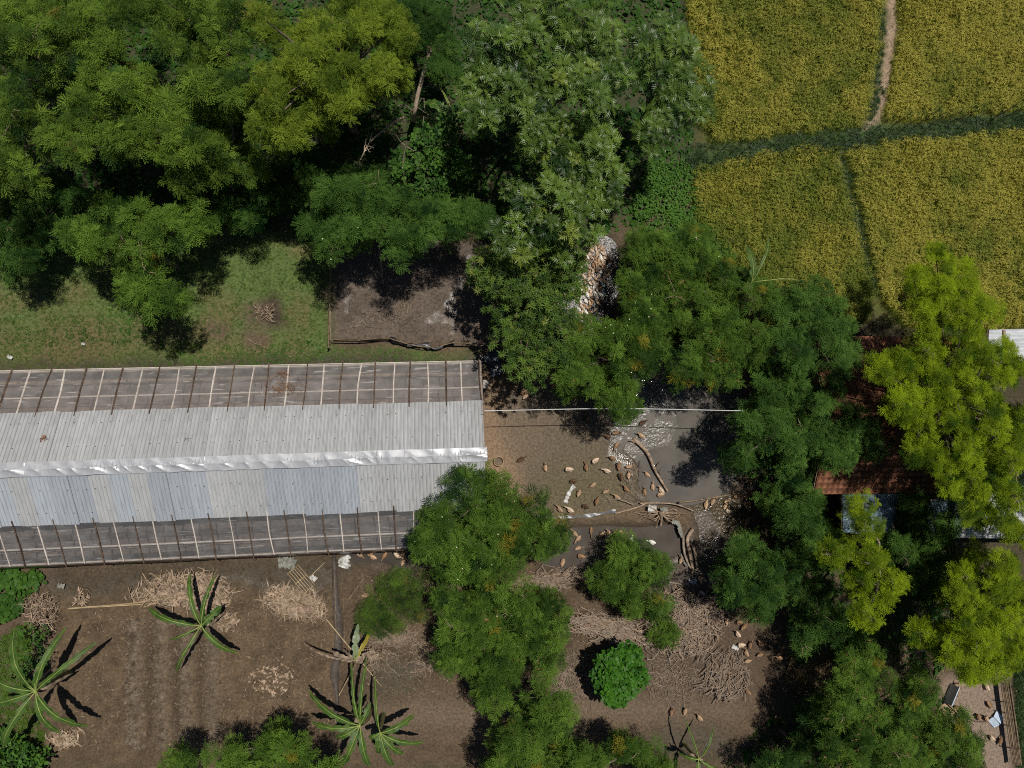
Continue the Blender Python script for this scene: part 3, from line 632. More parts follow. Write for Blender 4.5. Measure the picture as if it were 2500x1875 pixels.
cover('bank_grass', 'rank green grass on the banks between the rice fields', [[(1655, 365), (1900, 330), (2130, 308), (2500, 276), (2620, 262), (2620, 315), (2480, 325), (2160, 356), (1960, 378), (1690, 420)], [(2136, 20), (2156, 20), (2160, 130), (2146, 230), (2135, 300), (2115, 300), (2130, 200)], [(2045, 380), (2068, 375), (2085, 440), (2105, 520), (2128, 610), (2150, 720), (2130, 720), (2095, 600), (2070, 500)]], 30, 520, .15, [tuft(240 + i, 22, .34, .016, (.2, 1.2)) for i in range(3)], [leafmat('rank_grass', (.030, .070, .014), (.075, .125, .026), .3)], (.6, 1.1))
cover('undergrowth', 'dark leafy undergrowth on the floor of the wood', [[(-60, -60), (1660, -60), (1690, 380), (1560, 560), (1180, 590), (820, 555), (420, 565), (200, 590), (-60, 590)]], 9, 530, .25, T_H, [LEAF['H']], (.9, 2.0), cat='undergrowth', nz=.6)
cover('creeper_carpet', 'bright green creeper carpet at the rice field corner', [[(1590, 400), (1690, 410), (1720, 520), (1790, 620), (1700, 640), (1560, 560), (1540, 470)]], 26, 540, .7, [cluster_heart(250 + i, 8, .10, .17, .5) for i in range(3)], [LEAF['H']], (.8, 1.4), cat='creeper', z=.25)
cover('verge_grass', 'dense dark green grass outside the bamboo fence at lower right', [[(2455, 1540), (2620, 1540), (2620, 1960), (2485, 1960), (2478, 1700)]], 30, 550, .35, [tuft(260 + i, 26, .42, .015, (.2, 1.2)) for i in range(3)], [leafmat('verge_blade', (.022, .055, .012), (.055, .105, .022), .3)], (.7, 1.2))
cover('corner_weeds', 'pale green grassy weeds in the lower left corner', [[(-60, 1540), (60, 1530), (90, 1600), (70, 1700), (110, 1800), (60, 1960), (-60, 1960)]], 30, 560, .7, [tuft(270 + i, 22, .30, .016, (.2, 1.2)) for i in range(3)], [leafmat('weed_blade', (.045, .105, .012), (.115, .195, .025), .35)], (.6, 1.2), cat='weeds')
cover('broad_weeds', 'broad heart-shaped weeds against the shed at far left', [[(-60, 1388), (90, 1385), (110, 1420), (70, 1450), (60, 1500), (-60, 1540)]], 20, 570, .6, [cluster_heart(280 + i, 5, .26, .2, .5) for i in range(3)], [LEAF['H']], (.7, 1.1), cat='weeds', z=.25)
cover('yard_undergrowth', 'shaded leafy undergrowth below the trees at right', [[(1980, 1240), (2300, 1330), (2330, 1560), (2280, 1660), (2200, 1640), (1990, 1500)], [(1940, 1720), (2300, 1700), (2330, 1960), (1700, 1960), (1820, 1800)], [(2000, 700), (2100, 800), (2000, 1120), (1930, 1100), (1850, 900)]], 8, 580, .2, T_H, [LEAF['H']], (.8, 1.7), cat='undergrowth')
cover('waterside_weeds', 'sparse small floating leaves on the wet soil at bottom', [[(1360, 1590), (1440, 1610), (1450, 1680), (1370, 1690)], [(1560, 1790), (1790, 1775), (1790, 1860), (1560, 1860)], [(900, 1640), (1020, 1620), (1000, 1700), (910, 1690)]], 10, 590, .4, [cluster_heart(290 + i, 8, .03, .16, .3) for i in range(3)], [LEAF['H']], (.7, 1.3), cat='weeds')
# straw bits and crumbs lying on the bare soil
def litter(nm, lb, polys, dens, seed, mats, L=(.05, .16), w=.012, excl=(), cat='litter', wob=20):
    P, rng = fill(polys, dens, seed, .012, excl, wob); mb = MB()
    for q in P:
        a = rng.uniform(0, 6.28); l = rng.uniform(*L); d = np.array([math.cos(a), math.sin(a), 0]) * l / 2; s = np.array([-math.sin(a), math.cos(a), 0]) * w * rng.uniform(.6, 1.4)
        mb.add([q - d, q + s + [0, 0, .012], q + d + [0, 0, rng.uniform(0, .03)], q - s], [(0, 1, 2, 3)])
    return mb.build(nm, mats, label=lb, category=cat, kind='stuff')
litter('straw_litter', 'pale straw bits strewn over the garden soil', [[(180, 1500), (810, 1440), (830, 1760), (700, 1830), (200, 1830)], [(860, 1400), (1450, 1420), (1640, 1480), (1820, 1700), (900, 1700)]], 22, 610, [M['straw']], (.04, .34), .009)
litter('yard_litter', 'pale crumbs and feathers scattered over the duck yard', [[(1190, 1010), (1540, 1030), (1600, 1230), (1420, 1270), (1190, 1300)]], 12, 620, [M['straw']], (.03, .10), .014)
litter('lawn_litter', 'dry twigs and scraps on the lawn', [[(-40, 620), (800, 600), (800, 890), (-40, 900)]], 1.5, 630, [M['straw']], (.06, .22), .012)
litter('wood_litter', 'pale fallen leaves on the shaded wood floor', [[(480, 380), (1180, 380), (1180, 600), (600, 620)], [(2000, 1300), (2320, 1350), (2320, 1650), (2100, 1600)]], 8, 640, [M['straw']], (.06, .16), .03)
# clods on the tilled ridges
rng = np.random.default_rng(77); mb = MB()
for x in (330, 398, 457, 520):
    for k in range(620 if x < 420 else 380):
        px = x + rng.normal(0, 12); py = rng.uniform(1510, 1830); q = G(px, py); s = rng.uniform(.03, .095) * (1.25 if x == 330 else 1)
        U = np.array([(1, 0, 0), (0, 1, 0), (-1, 0, 0), (0, -1, 0), (.3, .3, 1), (-.4, -.2, .8)]) * s * rng.uniform(.6, 1.3, (6, 3)) * [1.2, 1.0, .7]
        mb.add(rotz(U, rng.uniform(0, 6.28)) + q, [(0, 1, 4), (1, 2, 5, 4), (2, 3, 5), (3, 0, 4, 5)])
cr_t = []
for k in range(3):
    r_ = np.random.default_rng(90 + k); U = np.array([(1, 0, 0), (0, 1, 0), (-1, 0, 0), (0, -1, 0), (.2, .2, .8), (-.3, -.2, .7)]) * r_.uniform(.6, 1.3, (6, 3)); q_ = MB(); q_.add(U * .035, [(0, 1, 4), (1, 2, 5, 4), (2, 3, 5), (3, 0, 4, 5)]); cr_t.append(q_)
crm = leafmat('soil_crumb', (.055, .040, .028), (.20, .155, .115), .0, .95, .05)
cover('soil_crumbs', 'loose crumbs of dry soil over the garden', [[(130, 1480), (810, 1420), (815, 1760), (700, 1870), (110, 1870)]], 55, 650, .45, cr_t, [crm], (.3, 1.3), cat='soil', wob=10, nz=.8)
cover('soil_crumbs', 'loose crumbs of soil below the centre trees', [[(850, 1400), (1330, 1400), (1640, 1480), (1820, 1760), (860, 1800)]], 40, 651, .35, cr_t, [crm], (.3, 1.1), cat='soil', wob=10, nz=.8)
mb.build('soil_clods', M['clod'], label='grey dried clods along the tilled garden ridges', category='soil', kind='stuff')
# ------------------------------------------------------------------ the long shed
AL = .0295
SO = np.array([1.72, -1.50, 0])
shed = thing('poultry_shed', 'long poultry shed with grey corrugated roof and clear plastic sides', 'shed', SO, AL)
HW, HR, HE = 5.12, 4.2, 1.7; SL = (HR - HE) / HW; LEN = 31.0
def roofz(t): return HR - SL * abs(t)
def corr(name, t0, t1, width, mats, pitch=.189, amp=.05):
    n = int(round(width / pitch)); xs = []; zs = []
    for i in range(n):
        xs += [i * pitch, i * pitch + pitch * .12, i * pitch + pitch * .30, i * pitch + pitch * .42]; zs += [0, amp, amp, 0]
    xs.append(n * pitch); zs.append(0)
    ts = np.linspace(t0, t1, 4); P = np.array([[(-x, t, roofz(t) + z + .03) for t in ts] for x, z in zip(xs, zs)])
    me = MB().grid(P).data(name, mats); return me
SHW = .945
up = {k: corr('roof_sheet', .02, 2.86, SHW + .0, M[k]) for k in ('zinc_grey', 'zinc_tan')}
lo = {k: corr('roof_sheet', -.02, -2.92, SHW + .0, M[k]) for k in ('zinc_grey_lifted', 'zinc_blue')}
rng = np.random.default_rng(5)
BLUE = [(110, 240), (288, 330), (380, 505), (634, 890), (-400, 19)]
for i in range(33):
    s = -i * SHW
    wx = SO + np.array([s - .5, 0, 0]); px, py = to_px(np.array([[wx[0], wx[1] - 2.2, 3.2]])); px = float(px[0])
    o = link('roof_sheet', up['zinc_grey' if rng.random() < .6 else 'zinc_tan'], shed, (s, rng.uniform(-.03, .03), .004 * (i % 2) + rng.uniform(0, .004)))
    k = 'zinc_blue' if any(a < px < b for a, b in BLUE) else 'zinc_grey_lifted'
    o = link('roof_sheet', lo[k], shed, (s, rng.uniform(-.05, .05), .004 * (i % 2) + rng.uniform(0, .004)))
# crumpled ridge capping in lengths
for i in range(16):
    L0 = 2.0; xs = np.linspace(0, -L0 - .06, 44); ts = np.linspace(-.37, .37, 11)
    X, T = np.meshgrid(xs, ts, indexing='ij'); W = X - i * L0
    fold = fbm(W * .9 + T * 1.2, T * .8, 11, 2); sharp = np.abs(((W * 1.05 + T * (1.3 + 2 * (vnoise(np.floor(W * .7), W * 0, 5) - .5)) + 2 * fbm(W * .4, W * 0, 19, 2)) % 1) - .5) * 2
    Z = HR + .10 - SL * .7 * np.abs(T) + .12 * (fold - .5) + .085 * (sharp ** 2.5 - .3) * np.clip(1.15 - np.abs(T) / .36, 0, 1)
    Yj = T + .03 * (fbm(W * 1.5, T * 0, 31, 2) - .5) * 2
    cap_o = MB().grid(np.stack([X, Yj, Z], -1)).build('ridge_cap', M['cap'], shed, False); cap_o.location = (.12 - i * L0, 0, .003 * (i % 2))
nm_ = MB()
for t in (-.30, .30):
    for k in range(56): nm_.box((-.2 - k * .55, t + rng.normal(0, .02), roofz(t) + .075), (.035, .035, .02))
nm_.build('roof_nails', M['nail'], shed, kind='stuff')
nm_ = MB()
for t in (1.05, 2.25, -1.1, -2.3):
    for k in range(70):
        if rng.random() < .8: nm_.box((-.25 - k * .44, t + rng.normal(0, .03), roofz(t) + .06), (.04, .04, .02))
nm_.build('roof_nails', M['nail'], shed, kind='stuff')
# clear plastic film, one sheet per slope
def filmmat(name, lo_, hi_, base):
    m, t, out = newmat(name); tc = nd(t, 'ShaderNodeTexCoord')
    p = nd(t, 'ShaderNodeBsdfPrincipled'); p.inputs['Base Color'].default_value = (*base, 1); p.inputs['Roughness'].default_value = .28; p.inputs['Specular IOR Level'].default_value = .5
    tl = nd(t, 'ShaderNodeBsdfTranslucent'); tl.inputs[0].default_value = (.55, .52, .5, 1)
    a = nd(t, 'ShaderNodeMixShader'); a.inputs[0].default_value = .4; t.links.new(p.outputs[0], a.inputs[1]); t.links.new(tl.outputs[0], a.inputs[2])
    tr = nd(t, 'ShaderNodeBsdfTransparent'); tr.inputs[0].default_value = (.93, .92, .92, 1)
    mx = nd(t, 'ShaderNodeMixShader'); t.links.new(tr.outputs[0], mx.inputs[1]); t.links.new(a.outputs[0], mx.inputs[2])
    # opacity varies in slanted streaks
    mp = nd(t, 'ShaderNodeMapping'); mp.inputs['Scale'].default_value = (.8, .9, 1); mp.inputs['Rotation'].default_value = (0, 0, .5); t.links.new(tc.outputs['Object'], mp.inputs[0])
    nz = nd(t, 'ShaderNodeTexNoise'); nz.inputs['Scale'].default_value = 1.6; nz.inputs['Detail'].default_value = 7; t.links.new(mp.outputs[0], nz.inputs['Vector'])
    mr = nd(t, 'ShaderNodeMapRange'); mr.inputs[1].default_value = .42; mr.inputs[2].default_value = .72; mr.inputs[3].default_value = lo_; mr.inputs[4].default_value = hi_; t.links.new(nz.outputs[0], mr.inputs[0])
    # wrinkle highlights painted in as thin lines of higher opacity
    m2 = nd(t, 'ShaderNodeMapping'); m2.inputs['Scale'].default_value = (.7, 7, 1); m2.inputs['Rotation'].default_value = (0, 0, -.55); t.links.new(tc.outputs['Object'], m2.inputs[0])
    n2_ = nd(t, 'ShaderNodeTexNoise'); n2_.inputs['Scale'].default_value = 1.3; n2_.inputs['Detail'].default_value = 3; t.links.new(m2.outputs[0], n2_.inputs['Vector'])
    r2 = nd(t, 'ShaderNodeMapRange'); r2.inputs[1].default_value = .62; r2.inputs[2].default_value = .70; r2.inputs[3].default_value = 0; r2.inputs[4].default_value = .5; t.links.new(n2_.outputs[0], r2.inputs[0])
    ad = nd(t, 'ShaderNodeMath', operation='ADD', use_clamp=True); t.links.new(mr.outputs[0], ad.inputs[0]); t.links.new(r2.outputs[0], ad.inputs[1])
    t.links.new(ad.outputs[0], mx.inputs[0])
    wv = nd(t, 'ShaderNodeTexNoise'); wv.inputs['Scale'].default_value = 2.2; wv.inputs['Detail'].default_value = 4; t.links.new(mp.outputs[0], wv.inputs['Vector'])
    b = nd(t, 'ShaderNodeBump'); b.inputs['Strength'].default_value = .7; b.inputs['Distance'].default_value = .10; t.links.new(wv.outputs[0], b.inputs['Height']); t.links.new(b.outputs[0], p.inputs['Normal'])
    t.links.new(mx.outputs[0], out.inputs[0]); return m
FILM = {1: filmmat('clear_film', .30, .48, (.68, .63, .60)), -1: filmmat('lower_film', .24, .42, (.58, .575, .575))}  # lower slope's film has a darker base and less opacity
for sgn in (1, -1):
    xs = np.linspace(.06, -LEN, 330); ts = np.linspace(2.70, HW + .02, 16)
    X, T = np.meshgrid(xs, ts, indexing='ij')
    sag = .035 * np.abs(np.sin(X / .955 * np.pi)) + .05 * (fbm(X * 1.2 + T * .9, T * 2.4, 3 if sgn > 0 else 8, 3) - .5)
    Z = HR - SL * T + .005 - sag
    Yw = T + .03 * (fbm(X * .8, T * 0, 12, 2) - .5) * (T > HW - .15)
    MB().grid(np.stack([X, sgn * Yw, Z], -1)).build('plastic_film', FILM[sgn], shed, True)
    # dark battens above, pale rafters below, alternating
    for i in range(34):
        s = -.06 - i * .955 + rng.normal(0, .05); dark = i % 2 == (0 if sgn > 0 else 1)
        lean = rng.normal(0, .04); t0, t1 = 2.62, HW + (.16 if dark else .0)
        off = .05 if dark else .0
        P = curve([(s, sgn * t0, HR - SL * t0 + off), (s + rng.normal(0, .025), sgn * (t0 + t1) / 2, HR - SL * (t0 + t1) / 2 + off), (s + lean, sgn * t1, HR - SL * t1 + off)], 5)
        MB().tube(P, np.array([.034, .038, .036, .04, .032]) * (1.05 if dark else 1.0) * rng.uniform(.85, 1.15), 5).build('batten' if dark else 'rafter', M['dark_batten' if dark else 'white_rafter'], shed)
    for t in ((3.62, HW - .05) if sgn > 0 else (4.22, HW - .05)):
        nseg = 24; xs2 = np.linspace(.05, -LEN, nseg)
        P = np.stack([xs2, sgn * (t + .035 * (vnoise(xs2 * .5, xs2 * 0, 4) - .5)), HR - SL * t - .13 + .03 * (vnoise(xs2 * .4, xs2 * 0 + 3, 6) - .5)], 1)
        MB().tube(P, .042, 5).build('purlin', M['white_rafter'], shed)
    # wall below the eave: posts, rail and dark plastic skirt
    for i in range(17):
        s = -.15 - i * 1.91; MB().tube([(s, sgn * (HW - .12), -.1), (s, sgn * (HW - .12), HE + .02)], .05, 6).build('post', M['old_bamboo'], shed)
    MB().box((-LEN / 2, sgn * (HW - .10), .5), (LEN, .03, 1.0)).build('side_skirt', M['black_plastic'], shed)
    if sgn < 0:
        xs3 = np.linspace(.05, -LEN, 60); MB().grid(np.stack([np.stack([xs3, 0 * xs3 - HW - .05, 0 * xs3 + HE - .10], 1), np.stack([xs3, -HW - .20 - .05 * vnoise(xs3 * .6, xs3 * 0, 3), 0 * xs3 + 1.1], 1), np.stack([xs3, -HW - .30 - .08 * vnoise(xs3 * .6, xs3 * 0, 7), 0 * xs3 + .35], 1)], 1)).build('hanging_skirt', M['black_plastic'], shed, True)
    MB().box((-LEN / 2, sgn * (HW + .03), HE - .06), (LEN, .03, .07)).build('eave_board', M['dark_batten' if sgn < 0 else 'white_rafter'], shed)
MB().add([(.02, -HW, 0), (.02, HW, 0), (.02, HW - .1, HE), (.02, 0, HR - .05), (.02, -HW + .1, HE), (-.05, -HW, 0), (-.05, HW, 0), (-.05, HW - .1, HE), (-.05, 0, HR - .05), (-.05, -HW + .1, HE)],
         [(0, 1, 2, 3, 4), (9, 8, 7, 6, 5), (0, 4, 9, 5), (1, 6, 7, 2), (2, 7, 8, 3), (3, 8, 9, 4)]).build('gable_wall', M['board'], shed)
for i in range(9):
    MB().tube([(-1.8 - i * 3.4, 0, -.1), (-1.8 - i * 3.4, 0, HR - .05)], .06, 6).build('post', M['old_bamboo'], shed)
# feed troughs and low rails standing inside, seen through the film
for sgn in (1, -1):
    for t, wdt, z, mt in ((3.05, .35, .30, 'dark_batten'), (3.95, .30, .28, 'nail'), (4.55, .10, .6, 'old_bamboo')):
        for k in range(10):
            MB().box((-1.7 - k * 3.05, sgn * t, z), (3.04, wdt, .10)).build('trough' if wdt > .2 else 'pen_rail', M[mt], shed)
# fallen twigs resting on the film
def twigs(nm, lb, c, n, R, mt, seed, cat, L=.35, th=.012, group=None):
    rng = np.random.default_rng(seed); mb = MB()
    for k in range(n):
        p = np.append(rng.normal(0, R, 2) * [1.2, .7], 0) + [0, 0, rng.uniform(.0, .06)]; a = rng.uniform(0, 6.28); l = L * rng.uniform(.4, 1.2)
        q = p + [l * math.cos(a), l * math.sin(a), rng.uniform(-.04, .05)]
        mb.tube(curve([p, (p + q) / 2 + rng.normal(0, .05, 3) * [1, 1, .3], q], 4), [th, th * .9, th * .7, th * .4], 3, 0, False)
    tg = dict(label=lb, category=cat, kind='stuff')
    return mb.build(nm, mt, loc=c, **tg)
p = at(688, 950, 2.45); twigs('twig_heap', 'reddish brown dead twigs lying on the upper plastic film', p + [0, 0, .04], 90, .38, M['pod'], 3, 'twigs')
p = at(690, 912, 2.05); twigs('twig_heap', 'small dead sprig stuck at the eave above the twig heap', p + [0, 0, .03], 22, .12, M['pod'], 4, 'twigs')
p = at(108, 1071, 3.55); twigs('leaf_scrap', 'small reddish dry leaf scrap on the grey roof at left', p + [0, 0, .05], 14, .05, M['pod'], 6, 'leaf', .14, .02)
p = at(458, 1076, 3.6); twigs('leaf_scrap', 'dark twig scraps on the middle of the grey roof', p + [0, 0, .05], 16, .14, M['nail'], 7, 'leaf', .2, .010)

# ------------------------------------------------------------------ fences, poles, cable
def pole(nm, lb, pts, r, mt, cat='pole', group=None, n=6, k=8, taper=.75, smooth=True):
    P = np.array(pts); c = P[0].copy(); Q = curve(P - c, k)
    o = MB().tube(Q, np.linspace(r, r * taper, k), n).build(nm, M[mt], None, smooth, loc=c, label=lb, category=cat)
    if group: o['group'] = group
    return o
fence = thing('bamboo_fence', 'low bamboo rail fence with black plastic along the mud pond', 'fence', G(805, 840))
fb = np.array(fence.location)
def rail(pts, r, nm='rail', mt='old_bamboo', z=.55):
    P = curve([G(x, y) * [1, 1, 0] + [0, 0, z] for x, y in pts], 14) - fb; MB().tube(P, r, 6).build(nm, M[mt], fence, True)
rail([(812, 590), (810, 700), (806, 850)], .045); rail([(812, 600), (809, 720), (808, 840)], .035, z=.25)
rail([(808, 832), (880, 833), (952, 826)], .035); rail([(1105, 840), (1150, 841), (1195, 843)], .05); rail([(950, 828), (1010, 846), (1060, 850), (1110, 838)], .025)
for x, y in [(811, 600), (810, 680), (808, 760), (806, 852), (880, 834), (952, 826), (1028, 846), (1108, 838), (1190, 844)]:
    q = G(x, y) - fb; MB().tube([q - [0, 0, .2], q + [0, 0, .68]], .035, 6).build('post', M['old_bamboo'], fence)
xs = np.linspace(0, 1, 30); line = curve([G(952, 827), G(990, 842), G(1040, 843), G(1062, 850), G(1108, 838)], 30) - fb
Pm = np.array([[line[i] + [0, (.09 + .05 * math.sin(i * .9)) * (j - 1.5) / 1.5 * (1 + .4 * math.sin(i * .5)), .5 + .06 * math.sin(i * 1.3 + j) - .12 * abs(j - 1.5)] for j in range(4)] for i in range(30)])
MB().grid(Pm).build('plastic_strip', M['black_plastic'], fence, True)
MB().grid(Pm[8:26] * [1, 1, 1] + [0, -.05, .05]).build('plastic_strip', M['grey_plastic'], fence, True)
MB().grid(np.array([[G(x, 834 - 2 * k) - fb + [0, 0, .02 + .24 * k] for k in (0, 1, 2)] for x in np.linspace(815, 950, 12)])).build('plastic_strip', M['black_plastic'], fence)
# yard border: plastic strip with poles, seen below the duck yard
f2 = thing('yard_border', 'grey plastic and bamboo border along the bottom of the duck yard', 'fence', G(1345, 1262)); fb = np.array(f2.location)
line = curve([G(1310, 1258), G(1360, 1262), G(1430, 1258), G(1500, 1246)], 26) - fb
Pm = np.array([[line[i] + [0, .10 * (j - 1) * (.6 + .5 * math.sin(i * .45) ** 2), .22 + .05 * math.sin(i * .8 + j)] for j in range(3)] for i in range(26)])
MB().grid(Pm).build('plastic_strip', M['grey_plastic'], f2, True)
for pts, r, mt in (([(1315, 1264), (1400, 1264), (1480, 1254), (1560, 1238)], .035, 'old_bamboo'), ([(1500, 1252), (1545, 1240), (1575, 1228)], .05, 'deadwood'), ([(1655, 1226), (1700, 1220), (1780, 1207)], .055, 'old_bamboo'), ([(1560, 1228), (1600, 1227), (1645, 1230), (1690, 1246)], .05, 'deadwood')):
    MB().tube(curve([G(x, y) * [1, 1, 0] + [0, 0, .22] - fb for x, y in pts], 12), np.linspace(r, r * .7, 12), 6).build('rail', M[mt], f2, True)
for x, y in [(1345, 1263), (1420, 1261), (1500, 1247), (1660, 1225), (1720, 1216)]:
    q = at(x, y) - fb; MB().tube([q - [0, 0, .5], q + [0, 0, .36]], .03, 6).build('post', M['old_bamboo'], f2)
# pale cable and its thinner twin from the gable to the trees
a, b = at(1182, 1003, 4.0), at(1815, 1003, 4.4); mid = (a + b) / 2 + [0, .12, -.15]
MB().tube(curve([a, mid, b], 24) - a, .022, 5).build('cable', M['cable'], None, loc=a, label='white cable stretched from the shed gable across the duck yard', category='cable')
pole('cable_pole', 'slim pole among the leaves holding the far end of the white cable', [at(1815, 1003, 4.4) * [1, 1, 0], at(1815, 1003, 4.4) + [0, 0, .1]], .05, 'old_bamboo')
# garden divider: sunken dark plastic-lined strip
f3 = thing('garden_barrier', 'dark plastic barrier strip running down through the garden soil', 'barrier', G(818, 1400)); fb = np.array(f3.location)
cl = curve([G(816, 1352), G(820, 1450), G(828, 1530), G(826, 1600), G(818, 1640), G(824, 1700), G(822, 1740)], 30)
Wd = np.interp(np.arange(30), [0, 8, 16, 20, 24, 29], [.10, .24, .22, .26, .10, .16])
MB().grid(np.array([[cl[i] - fb + [Wd[i] * (j - 1.5) / 1.5, 0, (.16, .05, .045, .15)[j] + .02 * math.sin(i + j)] for j in range(4)] for i in range(30)])).build('plastic_strip', mat('muddy_plastic', (.045, .036, .030), (.095, .078, .064), .6, 3), f3, True)
for x0, x1 in ((816, 822), (836, 842)):
    MB().tube(curve([G(x0, 1400, .16) - fb, G((x0 + x1) / 2 + 1, 1480, .17) - fb, G(x1, 1560, .16) - fb], 8), .02, 5).build('rail', M['old_bamboo'], f3)
# right-hand bamboo fence, laid poles tied in a bundle
f4 = thing('bamboo_fence', 'upright bundle fence of long brown bamboo poles at lower right edge', 'fence', G(2462, 1750)); fb = np.array(f4.location); rng = np.random.default_rng(9)
for k in range(7):
    x0, x1 = 2444 + k * 3.6, 2474 + k * 3.2
    P = [at(x0 + rng.normal(0, .8), 1664 + rng.uniform(-5, 5), .5 + .05 * k), at((x0 + x1) / 2 + rng.normal(0, .8), 1760, .52 + .05 * k), at(x1, 1868, .5 + .05 * k)]
    MB().tube(curve(np.array(P) - fb, 8), .04, 6).build('bamboo_pole', M['old_bamboo'], f4, True)
for y, x in ((1716, 2463), (1742, 2467), (1774, 2473), (1830, 2480)):
    MB().box(at(x, y, .70) - fb, (.75, .05, .04), -.2).build('tie_rail', M['dark_batten'], f4)
for y, x in ((1675, 2455), (1850, 2484)):
    q = at(x, y) - fb; MB().tube([q - [0, 0, .2], q + [0, 0, .8]], .04, 6).build('post', M['old_bamboo'], f4)

# ------------------------------------------------------------------ houses at the right
house = thing('tile_house', 'small house with worn terracotta tile roof under the trees', 'house')
A = at(1985, 1205, 2.3); B = at(2350, 1200, 2.3); D = at(2075, 822, 2.3)
ax = (B - A) / np.linalg.norm(B - A); ay = np.array([-ax[1], ax[0], 0]); LX = np.linalg.norm(B - A); LY = float((D - A) @ ay); house.location = A * [1, 1, 0]; house.rotation_euler = (0, 0, math.atan2(ax[1], ax[0]))
hw, rise = LY / 2, LY / 2 * .42
wl = MB(); wl.box((LX / 2, .55, 1.1), (LX - .9, .15, 2.4)); wl.build('wall', M['brickwall'], house)
MB().box((LX / 2, LY - .55, 1.1), (LX - .9, .15, 2.4)).build('wall', M['brickwall'], house)
for x in (.5, LX - .5):
    MB().add([(x - .07, .62, -.1), (x + .07, .62, -.1), (x - .07, LY - .62, -.1), (x + .07, LY - .62, -.1), (x - .07, .62, 2.3), (x + .07, .62, 2.3), (x - .07, LY - .62, 2.3), (x + .07, LY - .62, 2.3), (x - .07, hw, 2.1 + rise), (x + .07, hw, 2.1 + rise)],
             [(0, 2, 6, 8, 4), (1, 5, 9, 7, 3), (0, 4, 5, 1), (2, 3, 7, 6), (4, 8, 9, 5), (6, 7, 9, 8)]).build('gable_wall', M['brickwall'], house)
roof = MB().add([(0, 0, 2.24), (LX, 0, 2.24), (0, hw, 2.24 + rise), (LX, hw, 2.24 + rise), (0, LY, 2.24), (LX, LY, 2.24)], [(0, 1, 3, 2), (2, 3, 5, 4)]).build('roof', M['old_bamboo'], house)
TW, TD = .33, .37; sl_a = math.atan(.42)
tv = []; prof = [(-.5, .0), (-.30, .045), (-.12, .02), (.12, -.005), (.34, .01), (.5, .04)]
tm_ = MB().grid(np.array([[(x * TW * 1.06, y, z + (.035 if y < 0 else .0)) for y in (-TD * .56, TD * .56)] for x, z in prof]))
tile_me = tm_.add([(x * TW * 1.06, -TD * .56, z + .01) for x, z in prof] + [(x * TW * 1.06, -TD * .56, z + .035) for x, z in prof], [(i, i + 1, i + 7, i + 6) for i in range(5)]).data('tile', M['tile'])
slots = []
for sd in (0, 1):
    for r in range(int(hw / math.cos(sl_a) / TD) + 1):
        for c in range(int(LX / TW)):
            y = min((r + .5) * TD * math.cos(sl_a), hw - .05); yy = y if sd == 0 else LY - y
            slots.append((c * TW + TW / 2 + .06, yy, 2.30 + y * .42, sd, r, c))
def seen(s):
    q = np.array(house.location) + ax * s[0] + ay * s[1] + np.array([0, 0, s[2]]); x, y = to_px(q[None]); x, y = float(x[0]), float(y[0])
    return (0 if (y > 1110 and s[3] == 0) or (2095 < x < 2225 and y < 890) else 1, abs(y - 1000) * -1)
slots.sort(key=seen); rest = MB(); rng = np.random.default_rng(14)
Rm = [np.array(Matrix.Rotation(sl_a, 3, 'X')), np.array(Matrix.Rotation(math.pi, 3, 'Z') @ Matrix.Rotation(sl_a, 3, 'X'))]
tv = np.concatenate(tm_.v); tf = tm_.f
for i, s in enumerate(slots):
    if i < 300:
        link('tile', tile_me, roof, (s[0] + rng.normal(0, .008), s[1], s[2] + rng.uniform(0, .012)), (sl_a if s[3] == 0 else -sl_a, 0, rng.normal(0, .03)) if s[3] == 0 else (sl_a, 0, math.pi + rng.normal(0, .03)))
    else: rest.add(tv @ Rm[s[3]].T + np.array(s[:3]), tf)
rest.build('tiles', M['tile'], roof, kind='stuff')
MB().tube([(0, hw, 2.36 + rise), (LX, hw, 2.36 + rise)], .10, 8).build('ridge', M['tile'], roof)
def metalroof(nm, lb, quad, z, ns, along, mt, nsheet, cat='roof', posts=True, dz=(0, 0, 0, 0), pitch=.13):
    """sloping roof of ribbed sheets over quad = 4 photo corners"""
    Q = [at(x, y, z + d) for (x, y), d in zip(quad, dz)]; root = thing(nm, lb, cat, Q[0] * [1, 1, 0]); o = np.array(root.location)
    for k in range(nsheet):
        u0, u1 = k / nsheet, (k + 1) / nsheet + .012; nr = max(6, int(np.linalg.norm(Q[1] - Q[0]) / nsheet / pitch) * 2)
        P = []
        for i, u in enumerate(np.linspace(u0, min(u1, 1.0), nr)):
            a_ = Q[0] * (1 - u) + Q[1] * u; b_ = Q[3] * (1 - u) + Q[2] * u
            P.append([a_ * (1 - v) + b_ * v - o + [0, 0, (.03 if i % 2 else 0) + .006 * (k % 2)] for v in (0, .5, 1)])
        MB().grid(np.array(P)).build('roof_sheet', M[mt], root)
    if posts:
        for q in Q: c = np.array(Q).mean(0); e = q * .94 + c * .06 - o; MB().tube([(e[0], e[1], -.1), (e[0], e[1], e[2] - .03)], .06, 6).build('post', M['old_bamboo'], root)
        for i, j in ((0, 1), (2, 3)):
            MB().tube([Q[i] - o - [0, 0, .09], Q[j] - o - [0, 0, .09]], .045, 6).build('beam', M['old_bamboo'], root)
    return root
metalroof('awning', 'blue grey corrugated awning below the tile house', [(2058, 1300), (2056, 1206), (2195, 1206), (2175, 1300)], 2.0, 0, 0, 'blue_metal', 2, 'awning', pitch=.10)
metalroof('awning', 'narrow pale metal sheet below the blue grey awning', [(2076, 1268), (2112, 1268), (2112, 1302), (2080, 1302)], 1.7, 0, 0, 'white_metal', 1, 'awning')
